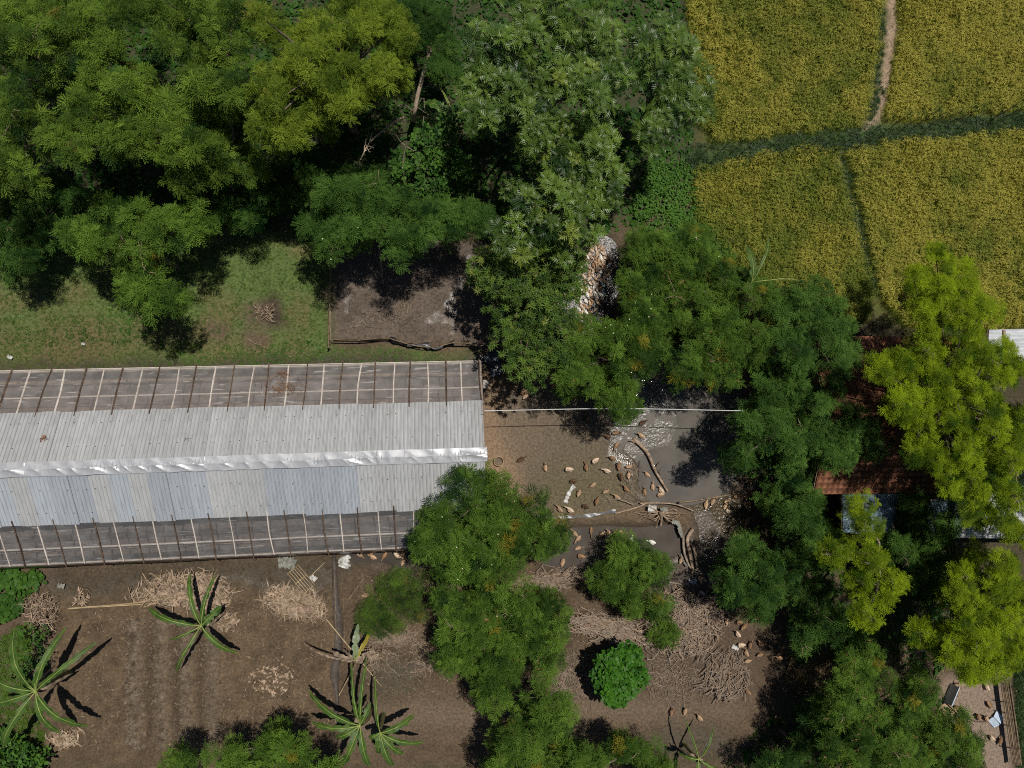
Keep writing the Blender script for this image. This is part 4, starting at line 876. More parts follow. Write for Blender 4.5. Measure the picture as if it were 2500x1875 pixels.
metalroof('metal_shed', 'white ribbed metal roof half hidden behind the lime tree at right edge', [(2335, 1050), (2620, 1040), (2620, 1318), (2330, 1312)], 2.9, 0, 0, 'white_metal', 6, 'shed', pitch=.2)
r = metalroof('metal_shed', 'white ribbed metal roof corner beside the rice at right edge', [(2408, 885), (2415, 805), (2640, 800), (2640, 885)], 2.8, 0, 0, 'white_metal', 3, 'shed', pitch=.16)
MB().box(at(2452, 845, 2.88) - np.array(r.location), (.14, 1.9, .06), -.04).build('batten', M['board'], r)
metalroof('side_roof', 'blue tinted metal lean-to in deep shade under the lime tree', [(2262, 1222), (2332, 1218), (2332, 1312), (2270, 1308)], 2.4, 0, 0, 'blue_metal', 3, 'roof')
# ------------------------------------------------------------------ trees and shrubs
WOOD = 'trees of the wood at upper left'
TREES = [
 ('feathery_tree', 'dark olive feathery tree cut by the left edge near the top', 'F', [(60, 90, 110), (60, 250, 95), (10, 400, 85)], 9, dict(dark=.1, group=WOOD)),
 ('feathery_tree', 'olive feathery tree in the top left, left of the slanting trunk', 'F', [(230, 130, 120), (330, 40, 80), (160, 40, 80)], 10, dict(dark=.02, group=WOOD)),
 ('feathery_tree', 'pale olive feathery tree, lowest of the sunlit crowns in the wood at left', 'F', [(250, 300, 110), (360, 320, 110), (450, 330, 70), (180, 350, 70), (330, 230, 60)], 9.5, dict(dark=-.12, group=WOOD)),
 ('feathery_tree', 'olive feathery tree at the top edge, right of the slanting trunk', 'F', [(490, 130, 110), (560, 50, 90), (440, 40, 70), (560, 220, 60)], 10, dict(dark=.06, group=WOOD)),
 ('feathery_tree', 'thin olive feathery tree with brown pods between two sunlit crowns', 'F', [(530, 280, 70), (560, 400, 70), (480, 420, 60)], 7.5, dict(dark=.12, pods=.3, group=WOOD)),
 ('feathery_tree', 'bright yellowish feathery tree, largest crown at top left of centre', 'V', [(750, 110, 105), (880, 60, 100), (700, 220, 90), (830, 210, 110), (940, 190, 75), (680, 310, 60), (960, 70, 60), (790, 300, 50), (650, 60, 50)], 10.5, dict(group=WOOD)),
 ('feathery_tree', 'green feathery tree with yellow sprigs reaching out over the lawn', 'F', [(300, 560, 85), (235, 590, 65), (390, 565, 70), (475, 550, 55), (340, 640, 60), (360, 700, 60), (410, 725, 35)], 6.5, dict(dark=-.02, group=WOOD, leaf='L')),
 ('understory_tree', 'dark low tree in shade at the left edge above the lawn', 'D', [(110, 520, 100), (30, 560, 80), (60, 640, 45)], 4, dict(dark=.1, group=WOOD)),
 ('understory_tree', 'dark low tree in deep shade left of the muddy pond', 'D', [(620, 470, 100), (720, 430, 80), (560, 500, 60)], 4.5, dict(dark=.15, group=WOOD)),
 ('feathery_tree', 'mid green feathery tree overhanging the top of the muddy pond', 'D', [(820, 470, 90), (930, 500, 100), (850, 560, 75), (1000, 560, 70), (1070, 540, 70), (1150, 540, 55), (970, 605, 40), (790, 560, 55)], 6.5, dict(dark=-.12, group=WOOD, flowers=.05)),
 ('vine_mound', 'heart-leaved vine smothering a small tree below the broken trunk', 'H', [(1060, 370, 75), (1010, 420, 60), (1110, 410, 50), (1050, 450, 50), (1100, 330, 40)], 4.5, dict(dark=.05)),
 ('understory_tree', 'dark feathery tree behind the broken trunk at top', 'D', [(1040, 70, 80), (1090, 150, 60), (990, 30, 50)], 5, dict(dark=.05, group=WOOD)),
 ('breadfruit_tree', 'big breadfruit tree with glossy lobed leaves at top centre', 'B', [(1220, 230, 100), (1330, 130, 125), (1420, 40, 100), (1200, 120, 60), (1300, 300, 75), (1430, 210, 95), (1290, 20, 60), (1180, 300, 40)], 9, dict(dens=1.05)),
 ('breadfruit_tree', 'breadfruit tree hanging over the upper end of the duck channel', 'B', [(1310, 350, 70), (1420, 370, 80), (1460, 450, 60), (1360, 470, 60), (1270, 520, 70), (1370, 560, 70), (1440, 550, 45), (1250, 590, 50)], 7.5, dict(dens=1.25)),
 ('breadfruit_tree', 'smaller breadfruit tree at the edge of the rice field', 'B', [(1620, 110, 75), (1660, 200, 75), (1590, 210, 55), (1680, 290, 60), (1600, 320, 45), (1560, 130, 45)], 8, dict(dens=1.25)),
 ('mango_tree', 'mango tree with narrow glossy leaves between the muddy pond and the duck channel', 'M', [(1230, 690, 85), (1330, 640, 75), (1185, 650, 45), (1300, 750, 85), (1330, 850, 65), (1290, 900, 50), (1395, 650, 40), (1390, 700, 35), (1250, 810, 50), (1360, 790, 50)], 6, dict()),
 ('feathery_tree', 'green feathery tree with brown pods right of the duck channel', 'L', [(1600, 650, 95), (1690, 620, 75), (1560, 600, 40), (1760, 700, 80), (1640, 760, 95), (1720, 800, 60), (1560, 720, 50)], 4.3, dict(pods=.25, flowers=.2)),
 ('feathery_tree', 'green feathery tree drooping over the white cable', 'L', [(1450, 830, 75), (1550, 850, 85), (1395, 930, 40), (1480, 950, 65), (1510, 1000, 45), (1400, 860, 45), (1580, 780, 50)], 5.5, dict(flowers=.15, pods=.1)),
 ('feathery_tree', 'green feathery tree with pods above the right pond', 'L', [(1820, 820, 85), (1740, 870, 80), (1670, 900, 50), (1860, 740, 55)], 6, dict(pods=.35, dark=.04)),
 ('feathery_tree', 'dark feathery tree beside the tile roof corner', 'D', [(1990, 740, 75), (1930, 780, 80), (2050, 830, 45), (2050, 890, 50), (1950, 860, 60)], 6.5, dict(dark=-.03)),
 ('feathery_tree', 'blue green feathery tree leaning over the right side of the pond', 'D', [(1900, 940, 85), (1990, 970, 75), (1850, 1030, 75), (1930, 1080, 70), (1815, 1110, 50), (2070, 1040, 60), (2010, 1060, 60), (2120, 1070, 55), (2080, 1095, 45), (2030, 1110, 40)], 6, dict(dark=-.08)),
 ('understory_tree', 'dark low tree added for the shade left of the tile house', 'D', [(1935, 1180, 55), (1900, 1240, 50), (1960, 1130, 40), (1990, 1230, 35)], 3.2, dict(dark=.08)),  # added dark crown where only the neighbouring trees' shade falls
 ('leafy_bush', 'small glossy bush at the corner of the right pond', 'H', [(1845, 1145, 38), (1860, 1110, 25)], 2.2, dict(cat='bush', sprk=.6)),
 ('lime_tree', 'large bright yellow green tree over the tile house', 'Y', [(2260, 720, 75), (2330, 690, 65), (2265, 840, 60), (2330, 800, 85), (2390, 760, 50), (2160, 890, 50), (2240, 920, 90), (2350, 920, 105), (2440, 890, 70), (2290, 1020, 95), (2400, 1030, 95), (2200, 1000, 50), (2340, 1110, 85), (2430, 1120, 60), (2240, 1100, 45), (2290, 620, 40), (2450, 1200, 60), (2420, 1260, 45), (2480, 1050, 60), (2390, 1180, 55), (2330, 1190, 45), (2360, 1230, 48), (2290, 1095, 60)], 9, dict(twigs=1)),
 ('lime_tree', 'bright yellow green tree mostly beyond the right edge', 'Y', [(2620, 980, 110), (2640, 1180, 120), (2600, 1330, 90), (2700, 1080, 100)], 9.5, dict()),
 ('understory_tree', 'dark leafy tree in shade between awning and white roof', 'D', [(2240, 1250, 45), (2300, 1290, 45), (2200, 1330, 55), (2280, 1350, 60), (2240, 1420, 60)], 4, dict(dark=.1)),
 ('sparse_tree', 'sparse yellow green tree showing crooked bare branches below the awning', 'Y', [(2100, 1250, 50), (2125, 1290, 35), (2050, 1350, 50), (2140, 1365, 45), (2080, 1430, 40), (2150, 1440, 45), (2115, 1500, 45), (2180, 1420, 30), (2250, 1535, 28)], 8, dict(dens=.6, twigs=2.5, bark='pale_bark', base=(2135, 1365))),
 ('lime_tree', 'bright yellow green tree on the right edge above the fenced corner', 'Y', [(2400, 1390, 85), (2460, 1300, 55), (2350, 1480, 85), (2450, 1480, 85), (2320, 1570, 70), (2400, 1590, 80), (2380, 1650, 45), (2480, 1570, 50)], 9, dict(twigs=1)),
 ('feathery_tree', 'dark feathery tree between the awning and the pond inlet', 'D', [(1960, 1290, 75), (2010, 1340, 60), (1980, 1220, 50)], 5, dict(dark=-.02)),
 ('feathery_tree', 'dark feathery tree right of the brushwood heap', 'D', [(1820, 1360, 60), (1880, 1420, 75), (1790, 1430, 50), (1860, 1480, 50), (1930, 1380, 60)], 4.5, dict(dark=-.02)),
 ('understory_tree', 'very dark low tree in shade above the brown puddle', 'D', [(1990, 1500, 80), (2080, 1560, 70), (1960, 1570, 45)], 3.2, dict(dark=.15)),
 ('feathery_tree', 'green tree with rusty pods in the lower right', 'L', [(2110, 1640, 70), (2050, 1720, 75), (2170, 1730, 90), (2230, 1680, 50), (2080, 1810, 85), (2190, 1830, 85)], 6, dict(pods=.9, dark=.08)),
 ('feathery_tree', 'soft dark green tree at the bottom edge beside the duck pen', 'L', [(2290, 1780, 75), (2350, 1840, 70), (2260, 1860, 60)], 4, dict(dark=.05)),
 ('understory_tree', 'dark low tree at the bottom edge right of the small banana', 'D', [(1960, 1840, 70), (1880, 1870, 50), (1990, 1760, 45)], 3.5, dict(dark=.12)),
 ('feathery_tree', 'large green feathery tree covering the lower corner of the shed', 'L', [(1155, 1175, 65), (1190, 1230, 85), (1080, 1290, 75), (1110, 1350, 75), (1260, 1280, 85), (1330, 1310, 55), (1200, 1370, 75), (1040, 1320, 40)], 4.8, dict(pods=.12, flowers=.3)),
 ('feathery_tree', 'large green feathery tree with yellow sprigs in the lower centre', 'L', [(1110, 1500, 75), (1190, 1480, 75), (1300, 1500, 75), (1340, 1560, 45), (1120, 1580, 65), (1220, 1590, 90), (1330, 1620, 45), (1180, 1690, 50)], 4.2, dict(pods=.12, flowers=.25)),
 ('fern_bush', 'soft fern-like bush left of the two large centre trees', 'N', [(965, 1480, 70), (925, 1510, 45), (1000, 1430, 40), (960, 1410, 30)], 1.7, dict(cat='bush', leaf='L', dark=.05)),
 ('feathery_tree', 'small dark green tree on the bank of the lower channel', 'L', [(1530, 1370, 65), (1490, 1420, 50), (1590, 1390, 50), (1560, 1450, 55), (1605, 1480, 25)], 2.8, dict(dark=.05, pods=.1)),
 ('weedy_sapling', 'tiny green sapling among the brushwood below the small dark tree', 'L', [(1622, 1545, 20)], .9, dict(cat='sapling')),
 ('round_shrub', 'round clipped-looking shrub with big heart leaves near the bottom', 'R', [(1515, 1645, 68), (1530, 1605, 35), (1505, 1685, 35)], 2.6, dict(cat='shrub', dens=1.3)),
 ('feathery_tree', 'green feathery tree with pale forked branch at the bottom edge', 'L', [(1310, 1740, 55), (1260, 1800, 55), (1340, 1820, 65), (1230, 1870, 45), (1400, 1860, 45), (1360, 1740, 35), (1300, 1880, 50)], 5.5, dict(dark=-.05, bark='pale_bark', twigs=1.2)),
 ('feathery_tree', 'low green tree at the bottom edge left of the small banana', 'L', [(1500, 1820, 45), (1560, 1855, 55), (1450, 1870, 40), (1600, 1890, 40)], 5, dict(dark=.02)),
 ('feathery_tree', 'green feathery tree at the bottom edge left of the paired bananas', 'L', [(440, 1880, 40), (550, 1865, 50), (650, 1835, 55), (720, 1860, 60), (690, 1805, 35), (600, 1900, 60), (800, 1890, 40)], 6, dict(dark=.02)),
 ('leafy_bush', 'bushy green shrub behind the left banana plant', 'H', [(75, 1560, 40), (90, 1600, 35), (60, 1640, 35)], 1.3, dict(cat='bush', sprk=.55)),
 ('leafy_bush', 'broad-leaved bush in the bottom left corner under the banana', 'H', [(20, 1830, 50), (60, 1870, 50)], 1.5, dict(cat='bush')),
]
for i, (nm, lb, kd, bl, h, kw) in enumerate(TREES): tree(nm, lb, kd, bl, h, seed=i, **kw)
# slender stalks on the bank
rng = np.random.default_rng(31); T_ST = [spray_feather(90 + i, .22, 5, .07, .02, 4, .2) for i in range(3)]
def ordinal(i): return ['first', 'second', 'third', 'fourth', 'fifth', 'sixth', 'seventh', 'eighth', 'ninth', 'tenth', 'eleventh', 'twelfth', 'thirteenth', 'fourteenth', 'fifteenth', 'sixteenth', 'seventeenth', 'eighteenth', 'nineteenth'][i]
stalk_px = [(1700 + k * 38 + rng.uniform(-9, 9), 392 - k * 2.9 + rng.uniform(-8, 8)) for k in range(11)] + [(2130 + k * 23 + rng.uniform(-7, 7), 318 - k * 2.2 + rng.uniform(-9, 9)) for k in range(18)]
st_h = rng.uniform(1.6, 2.6, 40)
for i, (x, y) in enumerate(stalk_px):
    b = G(x, y); hh = st_h[i]; lb = f'slender leafy stalk, {ordinal(i)} from left on the grassy bank' if x < 2100 else f'slender leafy stalk, {ordinal(i - 11)} to the right of the dirt path'
    root = thing('cassava_stalk', lb, 'stalk', b, 0, 'stalks along the bank left of the path' if x < 2100 else 'stalks along the bank right of the path')
    MB().tube([(0, 0, -.1), (.03, .02, hh * .5), (0, .05, hh)], [.022, .018, .012], 5).build('stem', M['bark'], root)
    n = 7 if x > 2100 else 4; a = np.arange(n) * 2.4
    scatter('leaves', np.stack([0 * a, 0 * a + .03, hh - .06 * np.arange(n)], 1), np.stack([0 * a, 0 * a + .3, a], 1), np.full(n, .8), rng.uniform(.1, .5, n), T_ST, [LEAF['D']], root, MB().tube([(0, 0, hh - .3), (0, .05, hh)], .012, 3, 0), rng)

# ------------------------------------------------------------------ bananas
def banana(label, c, h, leaves, seed, stem=.11, group=None, name='banana_plant', mt='banana_leaf'):
    rng = np.random.default_rng(seed); top = at(c[0], c[1], h); b = top * [1, 1, 0] + [rng.normal(0, .1), rng.normal(0, .1), 0]; b[2] = gz(b[0], b[1])
    root = thing(name, label, 'banana plant', b, 0, group)
    MB().tube(curve([(0, 0, -.1), (.03, .02, (h - b[2]) * .5), top - b], 7), np.linspace(stem * 1.3, stem * .55, 7), 8).build('stem', M['banana_stem'], root, True)
    for k, lf in enumerate(leaves):
        tx, ty, wd = lf[:3]; ml = lf[3] if len(lf) > 3 else mt; roll = lf[4] if len(lf) > 4 else rng.uniform(-.5, .5)
        zt = h - rng.uniform(.1, .7) if len(lf) < 6 else lf[5]; e = at(tx, ty, zt); d = e - top; L = np.linalg.norm(d)
        mid = (top + e) / 2 + [0, 0, .22 * L]; R = curve([top, top * .62 + mid * .38 + [0, 0, .05 * L], mid, mid * .45 + e * .55 + [0, 0, .05 * L], e], 26)
        T = np.gradient(R, axis=0); T /= np.linalg.norm(T, axis=1)[:, None]; S = np.cross(T, [0, 0, 1]); S /= np.linalg.norm(S, axis=1)[:, None]; N = np.cross(S, T)
        u = np.linspace(0, 1, 26); prof = .88 * wd * np.clip((u - .10) / .22, 0, 1) ** .6 * np.clip((1.02 - u) / .30, 0, 1) ** .55
        lm = MB()
        for sg in (-1, 1):
            G_ = []
            tear = 1 - .6 * (rng.random(26) < .35) * rng.random(26)
            for i in range(26):
                row = []
                for j, f in enumerate((0, .5, 1)):
                    ang = .35 + roll * sg * .8 + .18 * math.sin(i * 1.1 + k)
                    wv = .025 * math.sin(i * 2.3 + sg) * f
                    row.append(R[i] - b + sg * S[i] * prof[i] * f * tear[i] * math.cos(ang) + N[i] * (prof[i] * f * math.sin(ang) * (1 - .55 * f) + wv))
                G_.append(row)
            lm.grid(np.array(G_))
        lo_ = lm.build('leaf', M[ml], root, True)
        MB().tube(R - b + [0, 0, .012], np.linspace(.035, .008, 26), 4).build('midrib', M['banana_rib' if ml != 'banana_dry' else 'banana_dry'], lo_, True)
    for k in range(2 if mt == 'banana_leaf' else 0):
        a = rng.uniform(0, 6.28); e = np.array([math.cos(a) * .75, math.sin(a) * .75, h * .35]); t0 = top - b - [0, 0, .25]
        R = curve([t0, t0 + [e[0] * .5, e[1] * .5, .05], e], 12); T = np.gradient(R, axis=0); S = np.cross(T, [0, 0, 1]); S /= np.linalg.norm(S, axis=1)[:, None]
        wv = .16 * np.sin(np.linspace(0, 3.1, 12)) * rng.uniform(.5, 1, 12); MB().grid(np.stack([R - S * wv[:, None], R + [0, 0, .05], R + S * wv[:, None]], 1)).build('dead_leaf', M['banana_dry'], root, True)
    return root
banana('young banana plant standing alone in the tilled garden', (492, 1528), 2.2, [(463, 1399, .17), (526, 1404, .17), (361, 1482, .20), (412, 1562, .13, 'banana_leaf', .9), (429, 1642, .14, 'banana_leaf', .8), (579, 1594, .20), (540, 1480, .28)], 1)
banana('large banana plant at the lower left beside the pale weeds', (88, 1687), 3.0, [(34, 1541, .24), (161, 1532, .20), (235, 1568, .18), (-25, 1640, .26), (213, 1773, .24), (-25, 1715, .24), (8, 1826, .22), (150, 1790, .22), (60, 1650, .24), (110, 1600, .18)], 2, .14)
banana('banana plant with long upright leaves, left one of the pair at the bottom', (879, 1771), 2.8, [(859, 1616, .15, 'banana_leaf', .7), (895, 1605, .15, 'banana_leaf', .7), (753, 1686, .22), (760, 1762, .22), (838, 1868, .24), (902, 1870, .24), (820, 1800, .22), (905, 1715, .2)], 3, .13)
banana('banana plant with broad right leaf, right one of the bottom pair', (928, 1789), 2.5, [(917, 1650, .14, 'banana_leaf', .8), (1011, 1745, .24, 'banana_leaf', -.2), (1035, 1811, .18), (960, 1870, .24), (985, 1840, .22), (925, 1840, .24), (900, 1800, .2)], 4, .12)
banana('small banana plant with thin leaves at the bottom edge right of centre', (1705, 1853), 2.2, [(1671, 1754, .10, 'banana_leaf', 1.0), (1742, 1771, .10, 'banana_leaf', 1.0), (1655, 1837, .14), (1765, 1880, .14), (1690, 1900, .18)], 5, .09)
banana('banana plant poking out of the feathery tree beside the rice', (1835, 690), 4.6, [(1876, 578, .13, 'banana_leaf', .8), (1954, 686, .06, 'banana_rib', 1.2), (1822, 600, .22), (1790, 720, .2)], 6, .12)
banana('lone banana leaf plant beside the broken trunk', (1108, 285), 4.0, [(1036, 250, .34, 'banana_leaf', -.1), (1072, 212, .08, 'banana_rib', 1.1)], 7, .10)
banana('withered banana plant with drooping grey, yellow and dry leaves', (866, 1612), 1.9, [(874, 1524, .22, 'banana_under', -.2), (907, 1538, .14, 'banana_yellow', .2), (742, 1572, .07, 'banana_dry', .4), (812, 1590, .20, 'banana_dry', .2), (905, 1590, .2, 'banana_dry', .3, 1.0), (900, 1610, .16, 'banana_dry', .3, .9)], 8, .10)
p = G(905, 1592, .55); twigs('dry_leaf_heap', 'heap of shrivelled grey brown leaves beside the withered banana', p, 220, .22, M['banana_dry'], 41, 'leaf heap', .3, .025)
pole('prop_pole', 'long bamboo prop crossing behind the withered banana down to the right', [at(796, 1511, .35), at(932, 1676, .9)], .035, 'bamboo')
pole('prop_pole', 'short bamboo prop leaning down left of the withered banana', [at(867, 1625, 1.1), at(827, 1698, .1)], .035, 'bamboo')

# ------------------------------------------------------------------ dead wood, poles, heaps
trunk = thing('broken_trunk', 'tall broken bare trunk rising from the wood at top centre', 'dead tree', at(1008, 292)); b = np.array(trunk.location)
MB().tube(curve([b - [0, 0, .2], at(1012, 280, 2.2), at(1018, 240, 3.0), at(1035, 175, 3.9), at(1051, 124, 4.6)], 12) - b, np.linspace(.13, .10, 12), 8).build('stem', M['peeled_wood'], trunk, True)
rng = np.random.default_rng(71)
for k in range(7):
    q = at(1051, 124, 4.6) - b; MB().tube([q - [0, 0, .1], q + np.append(rng.normal(0, .13, 2), rng.uniform(.1, .35))], [.06, .012], 4).build('splinter', M['straw'], trunk)
for pts, r in (([(1012, 270, 2.2), (1035, 240, 3.0), (1032, 330, 2.5), (1033, 365, 2.2)], .025), ([(1020, 262, 2.2), (1070, 300, 3), (1085, 330, 2.6)], .02), ([(1010, 275, 1.8), (985, 255, 2.6), (960, 265, 2.6)], .05)):
    MB().tube(curve([at(*q) - b for q in pts], 10), np.linspace(r, r * .4, 10), 5).build('branch', M['pale_bark'], trunk, True)
def limbs(nm, lb, pts, r, mt, cat, subs=0, seed=0, z=None):
    root = thing(nm, lb, cat, pts[0] * np.array([1, 1, 1])); b = np.array(root.location); rng = np.random.default_rng(seed)
    Pm = curve(pts, 14); MB().tube(Pm - b, np.linspace(r, r * .45, 14) * rng.uniform(.9, 1.1, 14), 7).build('stem', M[mt], root, True)
    for k in range(subs):
        i = rng.integers(3, 13); q = Pm[i]; a = rng.uniform(0, 6.28); l = rng.uniform(.25, .8)
        e = q + [l * math.cos(a), l * math.sin(a), rng.uniform(-.02, .15)]
        MB().tube(curve([q, (q + e) / 2 + rng.normal(0, .06, 3), e], 6) - b, np.linspace(r * .4, r * .1, 6), 5).build('branch', M[mt], root, True)
    return root
limbs('fallen_branch', 'bare tangled branch heap arching left of the broken trunk', [at(985, 285, 2.6), at(960, 300, 2.8), at(905, 345, 2.6), at(880, 390, 2.2)], .07, 'peeled_wood', 'branch', 16, 3)
limbs('fallen_branch', 'grey dead stub standing in the vine below the broken trunk', [at(983, 410, 3.6), at(986, 380, 4.2), at(992, 352, 4.8)], .06, 'pale_bark', 'branch', 2, 4)
limbs('fallen_branch', 'bare fanned dead branch hanging over the shaded muddy pond', [at(925, 590, 1.6), at(930, 640, 1.3), at(935, 690, .5)], .035, 'pale_bark', 'branch', 14, 5)
limbs('fallen_log', 'long brown log lying between the duck yard and the right pond', [G(1545, 1070) * [1, 1, 0] + [0, 0, .06], at(1580, 1105, .08), at(1600, 1150, .10), at(1630, 1200, .02)], .13, 'deadwood', 'log', 2, 6)
limbs('fallen_branch', 'dark forked branch sticking out of the pond beside the log', [at(1612, 1128, -.05), at(1603, 1140, .12), at(1615, 1158, .05)], .045, 'bark', 'branch', 2, 8)
limbs('fallen_branch', 'thin dark stick left of the log in the wet mud', [G(1545, 1130, .05), G(1560, 1170, .05), G(1566, 1198, .04)], .045, 'old_bamboo', 'branch', 0, 9)
pole('fallen_stick', 'straight pale stick left of the log', [G(1546, 1080, .05), G(1543, 1165, .05)], .025, 'straw', 'stick')
pole('fallen_stick', 'pale stick poking into the wet debris below the brown ducks', [G(1537, 1200, .06), G(1558, 1217, .06)], .03, 'straw', 'stick')
limbs('fallen_branch', 'bare forked branch reaching left from the yard border', [G(1545, 1232, .2), G(1520, 1222, .25), G(1500, 1218, .2), G(1475, 1222, .1)], .035, 'pale_bark', 'branch', 4, 10)
limbs('fallen_stick', 'small forked pale stick in the duck yard', [G(1455, 1193, .04), G(1435, 1202, .05), G(1424, 1210, .04)], .02, 'straw', 'stick', 2, 11)
root_ = thing('uprooted_stump', 'uprooted stump with pale tangled roots on the dam', 'stump', G(1608, 1247)); b = np.array(root_.location); rng = np.random.default_rng(12)
MB().tube(curve([G(1605, 1246, .5) - b, G(1609, 1258, .4) - b, G(1613, 1282, .15) - b], 8), np.linspace(.14, .05, 8), 8).build('stem', M['deadwood'], root_, True)
for k in range(26):
    a = rng.uniform(math.pi * .9, math.pi * 2.1); l = rng.uniform(.6, 1.7); q = np.array([0, -.1, .35]); e = q + [l * math.cos(a), l * .55 * math.sin(a), -.3]
    MB().tube(curve([q, q + (e - q) * .5 + np.append(rng.normal(0, .18, 2), .12), e], 8), np.linspace(.035, .010, 8), 5).build('root', M['straw' if k % 2 else 'deadwood'], root_, True)
drift = thing('driftwood', 'weathered grey brown driftwood trunk between channel and inlet', 'driftwood', G(1680, 1330)); b = np.array(drift.location)
for pts, r, mt in (([(1690, 1290), (1676, 1315), (1682, 1350), (1690, 1392)], .12, 'deadwood'), ([(1666, 1310), (1668, 1345), (1678, 1375), (1686, 1388)], .08, 'pale_bark'), ([(1690, 1330), (1697, 1360), (1700, 1388)], .10, 'deadwood'), ([(1686, 1398), (1698, 1390), (1704, 1388)], .07, 'straw'), ([(1668, 1340), (1672, 1362), (1682, 1382)], .05, 'deadwood')):
    MB().tube(curve([G(x, y) * [1, 1, 0] + [0, 0, .12] - b for x, y in pts], 9), np.linspace(r, r * .7, 9), 7).build('limb', M[mt], drift, True)
def cloth(nm, lb, pts, w, mt, z=.1, seed=0, cat='plastic sheet'):
    c = curve([at(x, y, z) for x, y in pts], 20); o = c[0].copy(); T = np.gradient(c, axis=0); T /= np.linalg.norm(T, axis=1)[:, None]; S = np.cross(T, [0, 0, 1]); rng = np.random.default_rng(seed)
    W = w * (.6 + .8 * rng.random(20)); P = np.array([[c[i] - o + S[i] * W[i] * (j - 2) / 2 + [0, 0, rng.uniform(0, .10)] for j in range(5)] for i in range(20)])
    return MB().grid(P).build(nm, M[mt], None, True, loc=o, label=lb, category=cat)
cloth('cloth_strip', 'pale green wet cloth draped over the driftwood', [(1640, 1272), (1655, 1278), (1660, 1296), (1666, 1312)], .12, 'pale_cloth', .22, 1, 'cloth')
cloth('cloth_strip', 'thin pale cloth strip along the left side of the driftwood', [(1662, 1352), (1668, 1368), (1678, 1384)], .035, 'pale_cloth', .2, 2, 'cloth')
cloth('plastic_bag', 'crumpled white bag in the stump roots', [(1582, 1240), (1592, 1242), (1602, 1243)], .20, 'white_plastic', .35, 3, 'bag')
cloth('plastic_bag', 'crumpled pale green bag in the stump roots', [(1612, 1246), (1622, 1244), (1630, 1246)], .14, 'pale_cloth', .35, 4, 'bag')
cloth('plastic_bag', 'small torn white bag on the mud above the brushwood', [(1680, 1416), (1690, 1420), (1700, 1415)], .12, 'white_plastic', .06, 5, 'bag')
cloth('plastic_bag', 'white scrap beside the ducks right of the brushwood', [(1786, 1578), (1793, 1580), (1802, 1584)], .12, 'white_plastic', .06, 6, 'bag')
cloth('plastic_strip', 'long white plastic strip lying in the duck yard', [(1380, 1228), (1386, 1210), (1396, 1192), (1402, 1186)], .11, 'white_plastic', .05, 7)
cloth('plastic_sheet', 'dark blue black tarpaulin bunched beside the shed corner', [(1195, 862), (1205, 880), (1212, 900), (1218, 916)], .42, 'dark_tarp', .35, 8, 'tarpaulin')
cloth('plastic_sheet', 'crumpled grey white sheet at the top of the garden barrier', [(838, 1358), (842, 1370), (838, 1386)], .28, 'white_plastic', .12, 9)
cloth('plastic_sheet', 'dirty white sheet behind the bamboo rack', [(680, 1375), (700, 1372), (722, 1378)], .28, 'pale_cloth', .05, 10)
cloth('plastic_bag', 'small white bag right of the bamboo rack', [(757, 1412), (765, 1410), (772, 1416)], .13, 'white_plastic', .1, 11, 'bag')
cloth('plastic_bag', 'pale scrap in the ditch at the far left', [(142, 1428), (150, 1430), (158, 1432)], .13, 'pale_cloth', .03, 12, 'bag')
cloth('plastic_bag', 'white scrap on the lawn at the far left', [(20, 870), (26, 872), (31, 875)], .08, 'white_plastic', .08, 13, 'bag')
cloth('plastic_bag', 'tiny white scrap in the middle of the left lawn', [(200, 838), (204, 840), (208, 840)], .06, 'white_plastic', .08, 14, 'bag')
cloth('plastic_sheet', 'grey plastic sheet half hidden under the mango beside the duck channel', [(1392, 688), (1398, 700), (1404, 712)], .2, 'grey_plastic', .1, 15)
# concrete block, basket, rack, poles
MB().box((0, 0, .45), (.30, .48, .95)).add(np.array([(x, y, .96) for x in (-.1, .1) for y in (-.18, .18)]), [(0, 1, 3, 2)]).build('concrete_post', M['concrete'], None, loc=G(1184, 940), label='squat pale concrete post at the upper shed corner', category='post')
bk = thing('bamboo_basket', 'round bamboo basket on the sandy strip by the gable', 'basket', G(1217, 1126))
def ring(R, z, r, n=20): a = np.linspace(0, 2 * np.pi, n + 1); return np.stack([R * np.cos(a), R * np.sin(a), 0 * a + z], 1), r
for R, z, nm in ((.27, .22, 'rim'), (.24, .10, 'hoop'), (.20, .02, 'hoop')):
    MB().tube(ring(R, z, .02)[0], .02, 5, 0, False).build(nm, M['bamboo' if nm == 'rim' else 'old_bamboo'], bk, True)
for k in range(14):
    a = k * 2 * math.pi / 14; MB().box((.235 * math.cos(a), .235 * math.sin(a), .12), (.012, .05, .22), a, ry=.3).build('slat', M['old_bamboo'], bk)
sb = MB(); sb.add([(.2 * math.cos(a), .2 * math.sin(a), .015) for a in np.arange(12) * math.pi / 6], [tuple(range(12))]); sb.build('bottom', M['mud_dry'], bk)
rk = thing('bamboo_rack', 'pale bamboo lattice rack lying on the dry leaf heap', 'rack', G(737, 1412, .35), -.87)
for k in range(6): MB().tube([(-.75, -.36 + k * .145, 0), (.75, -.36 + k * .145, 0)], .022, 5).build('slat', M['bamboo'], rk, True)
for x in (-.72, 0, .72): MB().tube([(x, -.42, .035), (x, .42, .035)], .022, 5).build('cross_bar', M['bamboo'], rk, True)
pole('bamboo_pole', 'lower of two long pale bamboo poles at the garden edge', [G(168, 1485, .08), G(455, 1468, .12)], .04, 'bamboo')
pole('bamboo_pole', 'upper of two long pale bamboo poles at the garden edge', [G(200, 1482, .14), G(330, 1470, .2), G(452, 1453, .2)], .035, 'bamboo')
pole('bamboo_pole', 'short pale pole beside the ditch above the bamboo rack', [G(760, 1405, .4), G(796, 1370, .45)], .025, 'bamboo')
